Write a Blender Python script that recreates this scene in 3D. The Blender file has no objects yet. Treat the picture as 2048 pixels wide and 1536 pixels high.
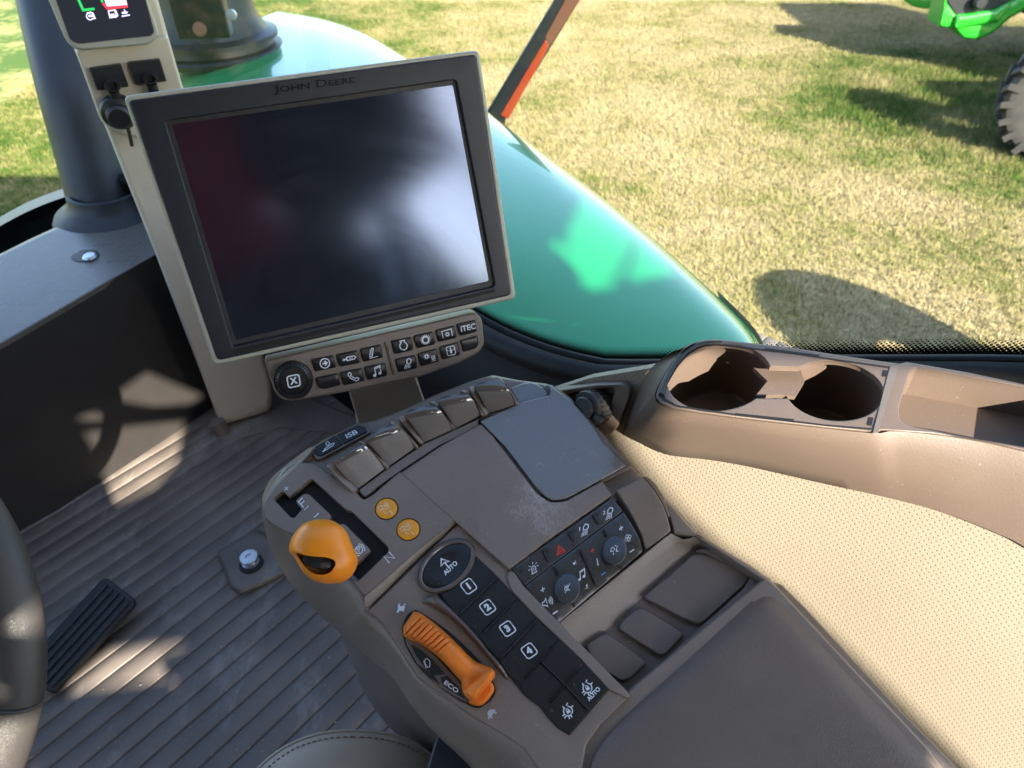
import bpy, bmesh, math, random
from mathutils import Vector, Matrix
from mathutils import geometry as geo

D = bpy.data
S = bpy.context.scene
COL = S.collection
R = math.radians
random.seed(7)

# ------------------------------------------------------------------ camera
CAMP = Vector((0, 0, 3.0))
PITCH = R(40)
FPX = 1400.0                     # focal length in pixels of a 2048 px wide frame
cam_d = D.cameras.new('camera')
cam = D.objects.new('camera', cam_d)
COL.objects.link(cam)
cam.location = CAMP
cam.rotation_euler = (R(90) - PITCH, 0, 0)
cam_d.sensor_width = 36
cam_d.lens = FPX / 2048 * 36
cam_d.clip_start = 0.02
cam_d.clip_end = 600
cam_d.dof.use_dof = True
cam_d.dof.focus_distance = 0.62
cam_d.dof.aperture_fstop = 11
S.camera = cam

# ------------------------------------------------------------------ daylight
SUN_EL, SUN_AZ = R(28), R(150)   # azimuth clockwise from +Y: behind the camera, to the right
sun_dir = Vector((math.sin(SUN_AZ) * math.cos(SUN_EL), math.cos(SUN_AZ) * math.cos(SUN_EL), math.sin(SUN_EL)))
w = D.worlds.new('World')
S.world = w
w.use_nodes = True
nt = w.node_tree
nt.nodes.clear()
sky = nt.nodes.new('ShaderNodeTexSky')
sky.sky_type = 'NISHITA'
sky.sun_disc = False
sky.sun_elevation = SUN_EL
sky.sun_rotation = SUN_AZ
sky.air_density = 0.85
sky.ozone_density = 0.7
sky.dust_density = 0.8
bg = nt.nodes.new('ShaderNodeBackground')
bg.inputs[1].default_value = 0.15
ow = nt.nodes.new('ShaderNodeOutputWorld')
nt.links.new(sky.outputs[0], bg.inputs[0])
nt.links.new(bg.outputs[0], ow.inputs[0])
sl = D.lights.new('sun', 'SUN')
sl.energy = 5.0
sl.angle = R(0.5)
sl.color = (1.0, 0.93, 0.80)
so = D.objects.new('sun', sl)
COL.objects.link(so)
so.rotation_euler = (-sun_dir).to_track_quat('-Z', 'Y').to_euler()
so.location = (0, 0, 30)
S.view_settings.view_transform = 'Standard'
S.view_settings.look = 'None'
S.view_settings.exposure = 1.92
S.view_settings.gamma = 1
S.view_settings.use_curve_mapping = False
S.cycles.use_denoising = True
S.cycles.max_bounces = 8
S.cycles.transparent_max_bounces = 12
S.cycles.caustics_reflective = False
S.cycles.caustics_refractive = False

# ------------------------------------------------------------------ geometry helpers
_sp, _cp = math.sin(PITCH), math.cos(PITCH)


def ray(u, v):
    x = (u - 1024) / FPX
    y = -(v - 768) / FPX
    return Vector((x, y * _sp + _cp, y * _cp - _sp))


class Pl:
    """a real plane of the place; at() gives the point of it (raised by h) seen at a pixel"""
    def __init__(s, o, n):
        s.o = Vector(o)
        s.n = Vector(n).normalized()

    def at(s, u, v, h=0.0):
        d = ray(u, v)
        t = ((s.o + s.n * h - CAMP).dot(s.n)) / d.dot(s.n)
        return CAMP + d * t

    def px(s, p):
        return px(p)


def px(p):
    q = Vector(p) - CAMP
    y = q.y * _sp + q.z * _cp
    dpt = q.y * _cp - q.z * _sp
    return (1024 + q.x / dpt * FPX, 768 - y / dpt * FPX)


def dep(u, v, t):
    return CAMP + ray(u, v) * t


def T(ox, oy, k):
    def f(pts):
        return [(ox + p[0] / k, oy + p[1] / k) + tuple(p[2:]) for p in pts]
    return f


c1 = T(0, 0, 2.9257)
c4 = T(500, 580, 3.4133)
c5 = T(500, 900, 4.096)
c6 = T(780, 1050, 3.16)
c7 = T(980, 960, 3.491)
c8 = T(1100, 600, 2.1603)
c9 = T(740, 1180, 6.4)
c10 = T(1180, 1060, 5.12)
c11 = T(100, 0, 6.4)
c13 = T(500, 640, 6.4)
c14 = T(520, 620, 4.2667)
c15 = T(1040, 720, 5.12)


def rp(pts, r=8, n=5):
    """polygon with rounded corners; a point may carry its own radius as third value"""
    out = []
    N = len(pts)
    for i in range(N):
        p = Vector(pts[i][:2])
        a = Vector(pts[i - 1][:2])
        b = Vector(pts[(i + 1) % N][:2])
        rr = pts[i][2] if len(pts[i]) > 2 else r
        la, lb = (a - p).length, (b - p).length
        rr = min(rr, la * .48, lb * .48)
        if rr < .3:
            out.append(tuple(p))
            continue
        s, e = p + (a - p).normalized() * rr, p + (b - p).normalized() * rr
        for k in range(n + 1):
            t = k / n
            q = s * (1 - t) ** 2 + p * 2 * t * (1 - t) + e * t * t
            out.append(tuple(q))
    return out


def cr(pts, n=6, closed=False):
    """smooth curve through points"""
    P = [Vector(p) for p in pts]
    N = len(P)
    out = []
    rng = N if closed else N - 1
    for i in range(rng):
        if closed:
            p0, p1, p2, p3 = P[i - 1], P[i], P[(i + 1) % N], P[(i + 2) % N]
        else:
            p1, p2 = P[i], P[i + 1]
            p0 = P[i - 1] if i > 0 else p1 * 2 - p2
            p3 = P[i + 2] if i + 2 < N else p2 * 2 - p1
        for k in range(n):
            t = k / n
            out.append(tuple(.5 * ((2 * p1) + (-p0 + p2) * t + (2 * p0 - 5 * p1 + 4 * p2 - p3) * t * t + (-p0 + 3 * p1 - 3 * p2 + p3) * t ** 3)))
    if not closed:
        out.append(tuple(P[-1]))
    return out


def ell(cx, cy, ax, ay, ang=0, n=40):
    a = R(ang)
    o = []
    for i in range(n):
        t = 2 * math.pi * i / n
        x, y = ax * math.cos(t), ay * math.sin(t)
        o.append((cx + x * math.cos(a) + y * math.sin(a), cy - x * math.sin(a) + y * math.cos(a)))
    return o


def resample(pts, n):
    P = [Vector(p) for p in pts]
    L = [0]
    for i in range(1, len(P)):
        L.append(L[-1] + (P[i] - P[i - 1]).length)
    out = []
    j = 0
    for k in range(n):
        s = L[-1] * k / (n - 1)
        while j < len(L) - 2 and L[j + 1] < s:
            j += 1
        t = (s - L[j]) / max(L[j + 1] - L[j], 1e-9)
        out.append(P[j].lerp(P[j + 1], min(max(t, 0), 1)))
    return out


def dens(pts, step):
    out = []
    N = len(pts)
    for i in range(N):
        a, b = Vector(pts[i][:2]), Vector(pts[(i + 1) % N][:2])
        m = max(1, int((b - a).length / step))
        for k in range(m):
            out.append(tuple(a.lerp(b, k / m)))
    return out


def clean(pts, eps=.25):
    out = []
    for p in pts:
        if not out or (Vector(p[:2]) - Vector(out[-1])).length > eps:
            out.append((p[0], p[1]))
    while len(out) > 3 and (Vector(out[0]) - Vector(out[-1])).length <= eps:
        out.pop()
    return out


def area(p):
    return .5 * sum(p[i - 1][0] * p[i][1] - p[i][0] * p[i - 1][1] for i in range(len(p)))


def inset(p, d):
    """moves a closed outline inwards by d"""
    s = 1 if area(p) > 0 else -1
    out = []
    N = len(p)
    for i in range(N):
        a, b, c = Vector(p[i - 1]), Vector(p[i]), Vector(p[(i + 1) % N])
        e1, e2 = (b - a).normalized(), (c - b).normalized()
        n1, n2 = Vector((-e1.y, e1.x)) * s, Vector((-e2.y, e2.x)) * s
        m = n1 + n2
        k = max(m.length_squared / 2, .35)
        out.append(tuple(b + m / k * d))
    return out


def inside(p, poly):
    x, y = p
    r = False
    j = len(poly) - 1
    for i in range(len(poly)):
        xi, yi = poly[i][0], poly[i][1]
        xj, yj = poly[j][0], poly[j][1]
        if (yi > y) != (yj > y) and x < (xj - xi) * (y - yi) / (yj - yi) + xi:
            r = not r
        j = i
    return r


# ------------------------------------------------------------------ objects
def root_of(o):
    while o.parent:
        o = o.parent
    return o


def finish(me, sharp=38):
    bm = bmesh.new()
    bm.from_mesh(me)
    bmesh.ops.remove_doubles(bm, verts=bm.verts, dist=1e-6)
    ca = math.cos(R(sharp))
    for f in bm.faces:
        f.smooth = True
    for e in bm.edges:
        if len(e.link_faces) == 2:
            if e.link_faces[0].normal.dot(e.link_faces[1].normal) < ca:
                e.smooth = False
    bm.to_mesh(me)
    bm.free()


def obj(name, verts, faces, mat, parent=None, sharp=38, recalc=True, fin=True):
    off = root_of(parent).location if parent else Vector((0, 0, 0))
    me = D.meshes.new(name)
    me.from_pydata([Vector(v) - off for v in verts], [], faces)
    if recalc:
        bm = bmesh.new()
        bm.from_mesh(me)
        bmesh.ops.recalc_face_normals(bm, faces=bm.faces)
        bm.to_mesh(me)
        bm.free()
    if fin:
        finish(me, sharp)
    if mat:
        me.materials.append(mat)
    o = D.objects.new(name, me)
    COL.objects.link(o)
    if parent:
        o.parent = parent
    return o


def thing(name, label, cat, loc, group=None):
    o = D.objects.new(name, None)
    COL.objects.link(o)
    o.location = loc
    o.empty_display_size = .05
    o['label'] = label
    o['category'] = cat
    if group:
        o['group'] = group
    return o


def tag(o, label=None, cat=None, group=None, kind=None):
    for k, v in (('label', label), ('category', cat), ('group', group), ('kind', kind)):
        if v:
            o[k] = v
    return o


def hval(h, u, v):
    return h(u, v) if callable(h) else h


def panel(name, outer, mat, parent, pl, h=0.0, thick=.01, holes=(), edge=2.0, drop=.0012, step=40, grid=0, sharp=50, hole_thick=None, flat=False):
    """solid plate: outline given in picture coordinates of a real plane, softened rim, real thickness"""
    loops = [clean(dens(outer, step))] + [clean(dens(q, step)) for q in holes]
    V2, E, H, kind = [], [], [], []
    polys = []
    for li, L in enumerate(loops):
        rings = [(L, 0.0)]
        if edge > 0:
            ins = inset(L, edge if li == 0 else -edge)
            mid = inset(L, edge * .32 if li == 0 else -edge * .32)
            rings = [(L, 1.0), (mid, .35), (ins, 0.0)]
        for ri, (ring, dr) in enumerate(rings):
            b = len(V2)
            for p in ring:
                V2.append(Vector(p))
                H.append(hval(h, p[0], p[1]) - dr * drop)
                kind.append((li, ri))
            n = len(ring)
            E += [(b + i, b + (i + 1) % n) for i in range(n)]
        polys.append(rings[-1][0])
    if grid:
        xs = [p[0] for p in loops[0]]
        ys = [p[1] for p in loops[0]]
        x = min(xs) + grid * .5
        while x < max(xs):
            y = min(ys) + grid * .5
            while y < max(ys):
                if inside((x, y), polys[0]) and not any(inside((x, y), q) for q in polys[1:]):
                    V2.append(Vector((x, y)))
                    H.append(hval(h, x, y))
                    kind.append(None)
                y += grid
            x += grid
    ov, oe, of, orig, _, _ = geo.delaunay_2d_cdt(V2, E, [], 0, 1e-4)
    W = []
    for i, p in enumerate(ov):
        oo = orig[i]
        hh = H[oo[0]] if oo else hval(h, p[0], p[1])
        W.append(pl.at(p[0], p[1], hh))
    F = []
    for f in of:
        if abs(area([ov[i] for i in f])) < .03:
            continue
        c = sum((Vector(ov[i]) for i in f), Vector((0, 0))) / len(f)
        if inside(c, loops[0]) and not any(inside(c, q) for q in loops[1:]):
            F.append(list(f))
    # walls
    idx = {}
    for i, oo in enumerate(orig):
        for q in oo:
            idx[q] = i
    b = 0
    for li, L in enumerate(loops):
        n = len(L)
        ht = thick if li == 0 or hole_thick is None else hole_thick
        low = []
        for i in range(n):
            low.append(len(W))
            W.append(W[idx[b + i]] - pl.n * ht)
        for i in range(n):
            j = (i + 1) % n
            F.append([idx[b + i], idx[b + j], low[j], low[i]])
        b += n * (3 if edge > 0 else 1)
    o = obj(name, W, F, mat, parent, sharp)
    wn_ = o.modifiers.new('w', 'WEIGHTED_NORMAL')
    wn_.keep_sharp = True
    wn_.weight = 50
    return o


def loft(name, rows, mat, parent, closed=False, caps=False, sharp=38, sub=0):
    n = len(rows[0])
    V = [p for r in rows for p in r]
    F = []
    for i in range(len(rows) - 1):
        for j in range(n if closed else n - 1):
            k = (j + 1) % n
            F.append([i * n + j, i * n + k, (i + 1) * n + k, (i + 1) * n + j])
    if caps:
        F.append(list(range(n - 1, -1, -1)))
        F.append([(len(rows) - 1) * n + j for j in range(n)])
    o = obj(name, V, F, mat, parent, sharp)
    if sub:
        m = o.modifiers.new('s', 'SUBSURF')
        m.levels = sub
        m.render_levels = sub
    return o


def tube(name, path, rad, mat, parent=None, seg=16, closed=False, caps=True):
    P = [Vector(p) for p in path]
    N = len(P)
    rows = []
    ref = Vector((0, 0, 1))
    for i in range(N):
        a = P[i - 1] if (i > 0 or closed) else P[i]
        b = P[(i + 1) % N] if (i < N - 1 or closed) else P[i]
        t = (b - a).normalized()
        x = t.cross(ref)
        if x.length < .05:
            x = t.cross(Vector((0, 1, 0)))
        x.normalize()
        y = x.cross(t).normalized()
        r = rad[i] if isinstance(rad, (list, tuple)) else rad
        rows.append([P[i] + (x * math.cos(2 * math.pi * k / seg) + y * math.sin(2 * math.pi * k / seg)) * r for k in range(seg)])
    if closed:
        rows.append(rows[0])
    return loft(name, rows, mat, parent, closed=True, caps=caps and not closed, sharp=60)


def lathe(name, prof, o, axis, mat, parent=None, seg=48, sharp=35, caps=False):
    """prof: (radius, height along axis) pairs"""
    ax = Vector(axis).normalized()
    x = ax.cross(Vector((0, 0, 1)))
    if x.length < .05:
        x = ax.cross(Vector((0, 1, 0)))
    x.normalize()
    y = ax.cross(x)
    rows = []
    for r, hh in prof:
        rows.append([Vector(o) + ax * hh + (x * math.cos(2 * math.pi * k / seg) + y * math.sin(2 * math.pi * k / seg)) * max(r, 1e-5) for k in range(seg)])
    return loft(name, rows, mat, parent, closed=True, sharp=sharp, caps=caps)


def boxm(name, c, ax, ay, az, mat, parent=None, bev=0.0):
    c, ax, ay, az = Vector(c), Vector(ax), Vector(ay), Vector(az)
    V = [c + ax * i + ay * j + az * k for i in (-1, 1) for j in (-1, 1) for k in (-1, 1)]
    F = [(0, 1, 3, 2), (4, 6, 7, 5), (0, 4, 5, 1), (2, 3, 7, 6), (0, 2, 6, 4), (1, 5, 7, 3)]
    o = obj(name, V, F, mat, parent, fin=not bev)
    if bev:
        m = o.modifiers.new('b', 'BEVEL')
        m.width = bev
        m.segments = 3
        for p in o.data.polygons:
            p.use_smooth = True
    return o


# ------------------------------------------------------------------ printed symbols
_glyph = {}


def glyph(txt, smallcaps=False, bold=0.0):
    key = (txt, smallcaps, bold)
    if key in _glyph:
        return _glyph[key]
    cu = D.curves.new('lettering', 'FONT')
    cu.body = txt
    cu.align_x = 'CENTER'
    cu.align_y = 'CENTER'
    cu.offset = bold
    cu.resolution_u = 3
    if smallcaps:
        cu.small_caps_scale = .78
        for i, ch in enumerate(txt):
            if ch.islower():
                cu.body_format[i].use_small_caps = True
    o = D.objects.new('lettering', cu)
    COL.objects.link(o)
    dg = bpy.context.evaluated_depsgraph_get()
    me = D.meshes.new_from_object(o.evaluated_get(dg))
    V = [tuple(v.co[:2]) for v in me.vertices]
    F = [list(p.vertices) for p in me.polygons]
    D.objects.remove(o)
    D.curves.remove(cu)
    D.meshes.remove(me)
    mx = max(abs(v[1]) for v in V)
    V = [(x / mx, y / mx) for x, y in V]
    _glyph[key] = (V, F)
    return V, F


def symbol(name, parent, pl, c, right, up, items, mat, h):
    """flat print: items in a local frame (x right, y up, about -1..1); right/up say how far one unit reaches"""
    V, F = [], []

    def add(pts, faces):
        b = len(V)
        V.extend(pts)
        F.extend([[b + i for i in f] for f in faces])
    for it in items:
        k = it[0]
        if k == 'l':
            pts = [Vector(p) for p in it[1]]
            wd = it[2] / 2
            cl = len(it) > 3 and it[3]
            N = len(pts)
            Lp, Rp = [], []
            for i in range(N):
                a = pts[i - 1] if (i > 0 or cl) else None
                b = pts[(i + 1) % N] if (i < N - 1 or cl) else None
                e1 = (pts[i] - a).normalized() if a is not None else None
                e2 = (b - pts[i]).normalized() if b is not None else None
                if e1 is None:
                    e1 = e2
                if e2 is None:
                    e2 = e1
                n = Vector((-e1.y, e1.x)) + Vector((-e2.y, e2.x))
                if n.length < 1e-6:
                    n = Vector((-e1.y, e1.x))
                kk = max(n.length_squared / 2, .5)
                n = n / kk * wd
                if a is None:
                    pass
                Lp.append(tuple(pts[i] + n))
                Rp.append(tuple(pts[i] - n))
            fs = []
            for i in range(N if cl else N - 1):
                j = (i + 1) % N
                fs.append([i, j, N + j, N + i])
            add(Lp + Rp, fs)
        elif k == 'f':
            p = [tuple(q[:2]) for q in it[1]]
            tri = geo.tessellate_polygon([[Vector((q[0], q[1], 0)) for q in p]])
            add(p, [list(t) for t in tri])
        elif k == 't':
            _, txt, cx, cy, s = it[:5]
            sx = it[5] if len(it) > 5 else 1.0
            gv, gf = glyph(txt, it[6] if len(it) > 6 else False, it[7] if len(it) > 7 else 0.0)
            add([(cx + x * s * sx, cy + y * s) for x, y in gv], gf)
    W = []
    for x, y in V:
        u = c[0] + right[0] * x + up[0] * y
        v = c[1] + right[1] * x + up[1] * y
        W.append(pl.at(u, v, hval(h, u, v)))
    return obj(name, W, F, mat, parent, recalc=False, fin=False)


def circ(cx, cy, r, n=20, a0=0, a1=360, ry=None):
    m = n if a1 - a0 >= 360 else n + 1
    return [(cx + r * math.cos(R(a0 + (a1 - a0) * i / n)), cy + (ry or r) * math.sin(R(a0 + (a1 - a0) * i / n))) for i in range(m)]


def gear(cx, cy, r0, r1, n):
    o = []
    for i in range(n):
        a = 2 * math.pi * i / n
        s = math.pi / n
        for rr, da in ((r0, -s), (r0, -.5 * s), (r1, -.35 * s), (r1, .35 * s), (r0, .5 * s)):
            o.append((cx + rr * math.cos(a + da), cy + rr * math.sin(a + da)))
    return o


# ------------------------------------------------------------------ materials
def pmat(name, col, rough=.5, bump=0.0, bscale=500.0, var=0.0, vscale=30.0, metal=0.0, coat=0.0, spec=.5, rvar=0.0, emit=None, estr=0.0, dust=0.0):
    m = D.materials.new(name)
    m.use_nodes = True
    t = m.node_tree
    N, L = t.nodes, t.links
    b = N['Principled BSDF']
    b.inputs['Base Color'].default_value = (*col, 1)
    b.inputs['Roughness'].default_value = rough
    b.inputs['Metallic'].default_value = metal
    b.inputs['Coat Weight'].default_value = coat
    b.inputs['Coat Roughness'].default_value = .04
    b.inputs['Specular IOR Level'].default_value = spec
    if emit:
        b.inputs['Emission Color'].default_value = (*emit, 1)
        b.inputs['Emission Strength'].default_value = estr
    tc = N.new('ShaderNodeTexCoord')
    last = None
    if var or rvar:
        n1 = N.new('ShaderNodeTexNoise')
        n1.inputs['Scale'].default_value = vscale
        n1.inputs['Detail'].default_value = 6
        L.new(tc.outputs['Object'], n1.inputs['Vector'])
        if var:
            mr = N.new('ShaderNodeMapRange')
            mr.inputs[1].default_value = .3
            mr.inputs[2].default_value = .7
            mr.inputs[3].default_value = 1 - var
            mr.inputs[4].default_value = 1 + var
            L.new(n1.outputs[0], mr.inputs[0])
            mx = N.new('ShaderNodeMix')
            mx.data_type = 'RGBA'
            mx.blend_type = 'MULTIPLY'
            mx.inputs[0].default_value = 1
            mx.inputs[6].default_value = (*col, 1)
            L.new(mr.outputs[0], mx.inputs[7])
            L.new(mx.outputs[2], b.inputs['Base Color'])
            last = mx.outputs[2]
        if rvar:
            mr2 = N.new('ShaderNodeMapRange')
            mr2.inputs[1].default_value = .3
            mr2.inputs[2].default_value = .7
            mr2.inputs[3].default_value = max(rough - rvar, .02)
            mr2.inputs[4].default_value = min(rough + rvar, 1)
            L.new(n1.outputs[0], mr2.inputs[0])
            L.new(mr2.outputs[0], b.inputs['Roughness'])
    if dust:
        nz = N.new('ShaderNodeTexNoise')
        nz.inputs['Scale'].default_value = 420
        nz.inputs['Detail'].default_value = 2
        L.new(tc.outputs['Object'], nz.inputs['Vector'])
        rr = N.new('ShaderNodeMapRange')
        rr.inputs[1].default_value = .70
        rr.inputs[2].default_value = .78
        rr.inputs[3].default_value = 0
        rr.inputs[4].default_value = dust
        L.new(nz.outputs[0], rr.inputs[0])
        m3 = N.new('ShaderNodeMix')
        m3.data_type = 'RGBA'
        m3.inputs[6].default_value = (*col, 1)
        m3.inputs[7].default_value = (.45, .4, .34, 1)
        if last:
            L.new(last, m3.inputs[6])
        L.new(rr.outputs[0], m3.inputs[0])
        L.new(m3.outputs[2], b.inputs['Base Color'])
    if bump:
        n2 = N.new('ShaderNodeTexNoise')
        n2.inputs['Scale'].default_value = bscale
        n2.inputs['Detail'].default_value = 3
        L.new(tc.outputs['Object'], n2.inputs['Vector'])
        bp = N.new('ShaderNodeBump')
        bp.inputs['Strength'].default_value = bump
        bp.inputs['Distance'].default_value = .001
        L.new(n2.outputs[0], bp.inputs['Height'])
        L.new(bp.outputs[0], b.inputs['Normal'])
    return m


def leather(name, col, rough, scale, bump):
    m = pmat(name, col, rough, var=.12, vscale=14)
    N, L = m.node_tree.nodes, m.node_tree.links
    b = N['Principled BSDF']
    tc = N.new('ShaderNodeTexCoord')
    wn = N.new('ShaderNodeTexNoise')
    wn.inputs['Scale'].default_value = scale * .35
    L.new(tc.outputs['Object'], wn.inputs['Vector'])
    av = N.new('ShaderNodeVectorMath')
    av.operation = 'MULTIPLY_ADD'
    av.inputs[1].default_value = (.012, .012, .012)
    L.new(wn.outputs['Color'], av.inputs[0])
    L.new(tc.outputs['Object'], av.inputs[2])
    vo = N.new('ShaderNodeTexVoronoi')
    vo.feature = 'DISTANCE_TO_EDGE'
    vo.inputs['Scale'].default_value = scale
    L.new(av.outputs[0], vo.inputs['Vector'])
    mr = N.new('ShaderNodeMapRange')
    mr.inputs[1].default_value = 0
    mr.inputs[2].default_value = .16
    L.new(vo.outputs['Distance'], mr.inputs[0])
    bp = N.new('ShaderNodeBump')
    bp.inputs['Strength'].default_value = bump
    bp.inputs['Distance'].default_value = .0006
    L.new(mr.outputs[0], bp.inputs['Height'])
    L.new(bp.outputs[0], b.inputs['Normal'])
    return m


M = {}
M['brown'] = pmat('brown_plastic', (.205, .165, .137), .34, .32, 900, var=.05, vscale=25, rvar=.06, dust=.5)
M['brown_dark'] = pmat('dark_brown_plastic', (.140, .113, .096), .42, .25, 900, var=.05, rvar=.05, dust=.4)
M['brown_gloss'] = pmat('glossy_brown_plastic', (.115, .088, .074), .16, 0, var=.04)
M['lid'] = pmat('lid_plastic', (.135, .126, .120), .24, .22, 800, var=.05, vscale=12, rvar=.07, dust=.5)
M['sill'] = pmat('sill_plastic', (.135, .097, .074), .48, .15, 700, var=.06, vscale=10, rvar=.05, dust=.3)
M['beige'] = pmat('beige_plastic', (.60, .52, .40), .45, .12, 700, var=.03)
M['beige_grey'] = pmat('grey_beige_plastic', (.42, .41, .34), .42, .1, 700)
M['key_black'] = pmat('black_rubber_key', (.010, .010, .011), .34, .12, 700, rvar=.06, dust=.25)
M['pad_black'] = pmat('black_membrane', (.009, .009, .010), .42, .10, 900, dust=.3)
M['panel_black'] = pmat('blue_black_panel', (.022, .028, .037), .28, .08, 900, rvar=.05, dust=.25)
M['bezel'] = pmat('charcoal_bezel', (.013, .017, .024), .36, .35, 1300, var=.06)
M['hole'] = pmat('black_void', (.004, .004, .004), .7)
M['black'] = pmat('black_plastic', (.014, .014, .015), .42, .15, 500, var=.1)
M['rubber'] = pmat('black_rubber', (.022, .022, .022), .55, .3, 300, var=.15, dust=.3)
M['orange'] = pmat('orange_plastic', (.88, .265, .012), .36, .06, 500, var=.05, vscale=40, rvar=.05)
M['orange_worn'] = pmat('worn_orange_plastic', (.84, .205, .018), .44, .12, 600, var=.13, vscale=60, rvar=.08)
M['orange_button'] = pmat('orange_button', (.80, .34, .02), .45, .1, 600, var=.08, vscale=120)
M['print'] = pmat('pale_print', (.72, .76, .82), .5)
M['print_dim'] = pmat('grey_print', (.42, .45, .50), .5)
M['print_red'] = pmat('red_print', (.75, .05, .04), .5)
M['print_blue'] = pmat('blue_print', (.05, .32, .78), .5)
M['steel'] = pmat('zinc_steel', (.62, .66, .68), .32, metal=.9, var=.1, vscale=80)
M['wheel_leather'] = leather('wheel_leather', (.050, .044, .040), .40, 700, .22)
M['arm_leather'] = leather('armrest_leather', (.135, .106, .088), .40, 420, .32)
M['seat_leather'] = leather('seat_leather', (.42, .345, .265), .40, 420, .35)
M['thread'] = pmat('stitching', (.22, .17, .12), .7)
M['cup_dark'] = pmat('cup_liner', (.10, .078, .062), .5, .1, 500)

for k_ in ('lid', 'panel_black', 'brown', 'brown_dark', 'brown_gloss', 'arm_leather'):
    M[k_].node_tree.nodes['Principled BSDF'].inputs['Specular IOR Level'].default_value = .95 if k_ in ('lid', 'panel_black') else .5
M['lid'].node_tree.nodes['Principled BSDF'].inputs['Coat Weight'].default_value = .7
M['lid'].node_tree.nodes['Principled BSDF'].inputs['Coat Roughness'].default_value = .2
M['paddle'] = pmat('paddle_plastic', (.150, .136, .128), .40, .2, 900, var=.04)
M['cover'] = pmat('cover_plastic', (.205, .165, .137), .33, .32, 900, var=.06, vscale=18, rvar=.07, dust=.5)


def scuffs(m, centre, size, col):
    """hand-rubbed streaks round a worn spot"""
    N, L = m.node_tree.nodes, m.node_tree.links
    b = N['Principled BSDF']
    src = b.inputs['Base Color'].links[0].from_socket
    g = N.new('ShaderNodeNewGeometry')
    mp = N.new('ShaderNodeMapping')
    mp.inputs['Rotation'].default_value = (0, 0, R(35))
    mp.inputs['Scale'].default_value = (1, .16, 1)
    L.new(g.outputs['Position'], mp.inputs[0])
    n = N.new('ShaderNodeTexNoise')
    n.inputs['Scale'].default_value = 900
    n.inputs['Detail'].default_value = 4
    L.new(mp.outputs[0], n.inputs['Vector'])
    n2 = N.new('ShaderNodeTexNoise')
    n2.inputs['Scale'].default_value = 45
    n2.inputs['Detail'].default_value = 4
    L.new(g.outputs['Position'], n2.inputs['Vector'])
    d = N.new('ShaderNodeVectorMath')
    d.operation = 'DISTANCE'
    d.inputs[1].default_value = centre
    L.new(g.outputs['Position'], d.inputs[0])
    r = N.new('ShaderNodeMapRange')
    r.inputs[1].default_value = size
    r.inputs[2].default_value = 0
    L.new(d.outputs['Value'], r.inputs[0])
    m1 = N.new('ShaderNodeMath')
    m1.operation = 'MULTIPLY'
    L.new(r.outputs[0], m1.inputs[0])
    L.new(n2.outputs[0], m1.inputs[1])
    m2 = N.new('ShaderNodeMath')
    m2.operation = 'MULTIPLY'
    L.new(m1.outputs[0], m2.inputs[0])
    L.new(n.outputs[0], m2.inputs[1])
    r2 = N.new('ShaderNodeMapRange')
    r2.inputs[1].default_value = .12
    r2.inputs[2].default_value = .26
    r2.inputs[3].default_value = 0
    r2.inputs[4].default_value = .38
    L.new(m2.outputs[0], r2.inputs[0])
    mx = N.new('ShaderNodeMix')
    mx.data_type = 'RGBA'
    mx.inputs[7].default_value = (*col, 1)
    L.new(src, mx.inputs[6])
    L.new(r2.outputs[0], mx.inputs[0])
    L.new(mx.outputs[2], b.inputs['Base Color'])
# ------------------------------------------------------------------ the planes of the place
GROUND = Pl((0, 0, 0), (0, 0, 1))
FLOOR = Pl((0, 0, 1.9), (0, 0, 1))
LEDGE = Pl((0, 0, 2.28), (0, 0, 1))
SILL = Pl((0, 0, 2.63), (0, 0, 1))
HOOD = Pl((0, 0, 2.35), (0, 0, 1))
_c15, _s15 = math.cos(R(15)), math.sin(R(15))
WALL = Pl((.247, .407, 2.55), (-.45 * _c15, -.893 * _c15, _s15))
A = Pl(dep(820, 1060, .58), (0, -math.sin(R(20)), math.cos(R(20))))
_r1 = Vector((5491, 1388, -FPX)).normalized()
_r2 = Vector((537, -3337, -FPX)).normalized()
_n = _r1.cross(_r2).normalized()


def cam2w(v):
    return Vector((v[0], v[1] * _sp - v[2] * _cp, v[1] * _cp + v[2] * _sp))


_n = cam2w(_n)
if _n.dot(ray(650, 420)) > 0:
    _n = -_n
MON = Pl(dep(650, 420, .60), _n)
POST = Pl((-.61, 1.165, 2.5), (.46, -.885, 0))

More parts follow.
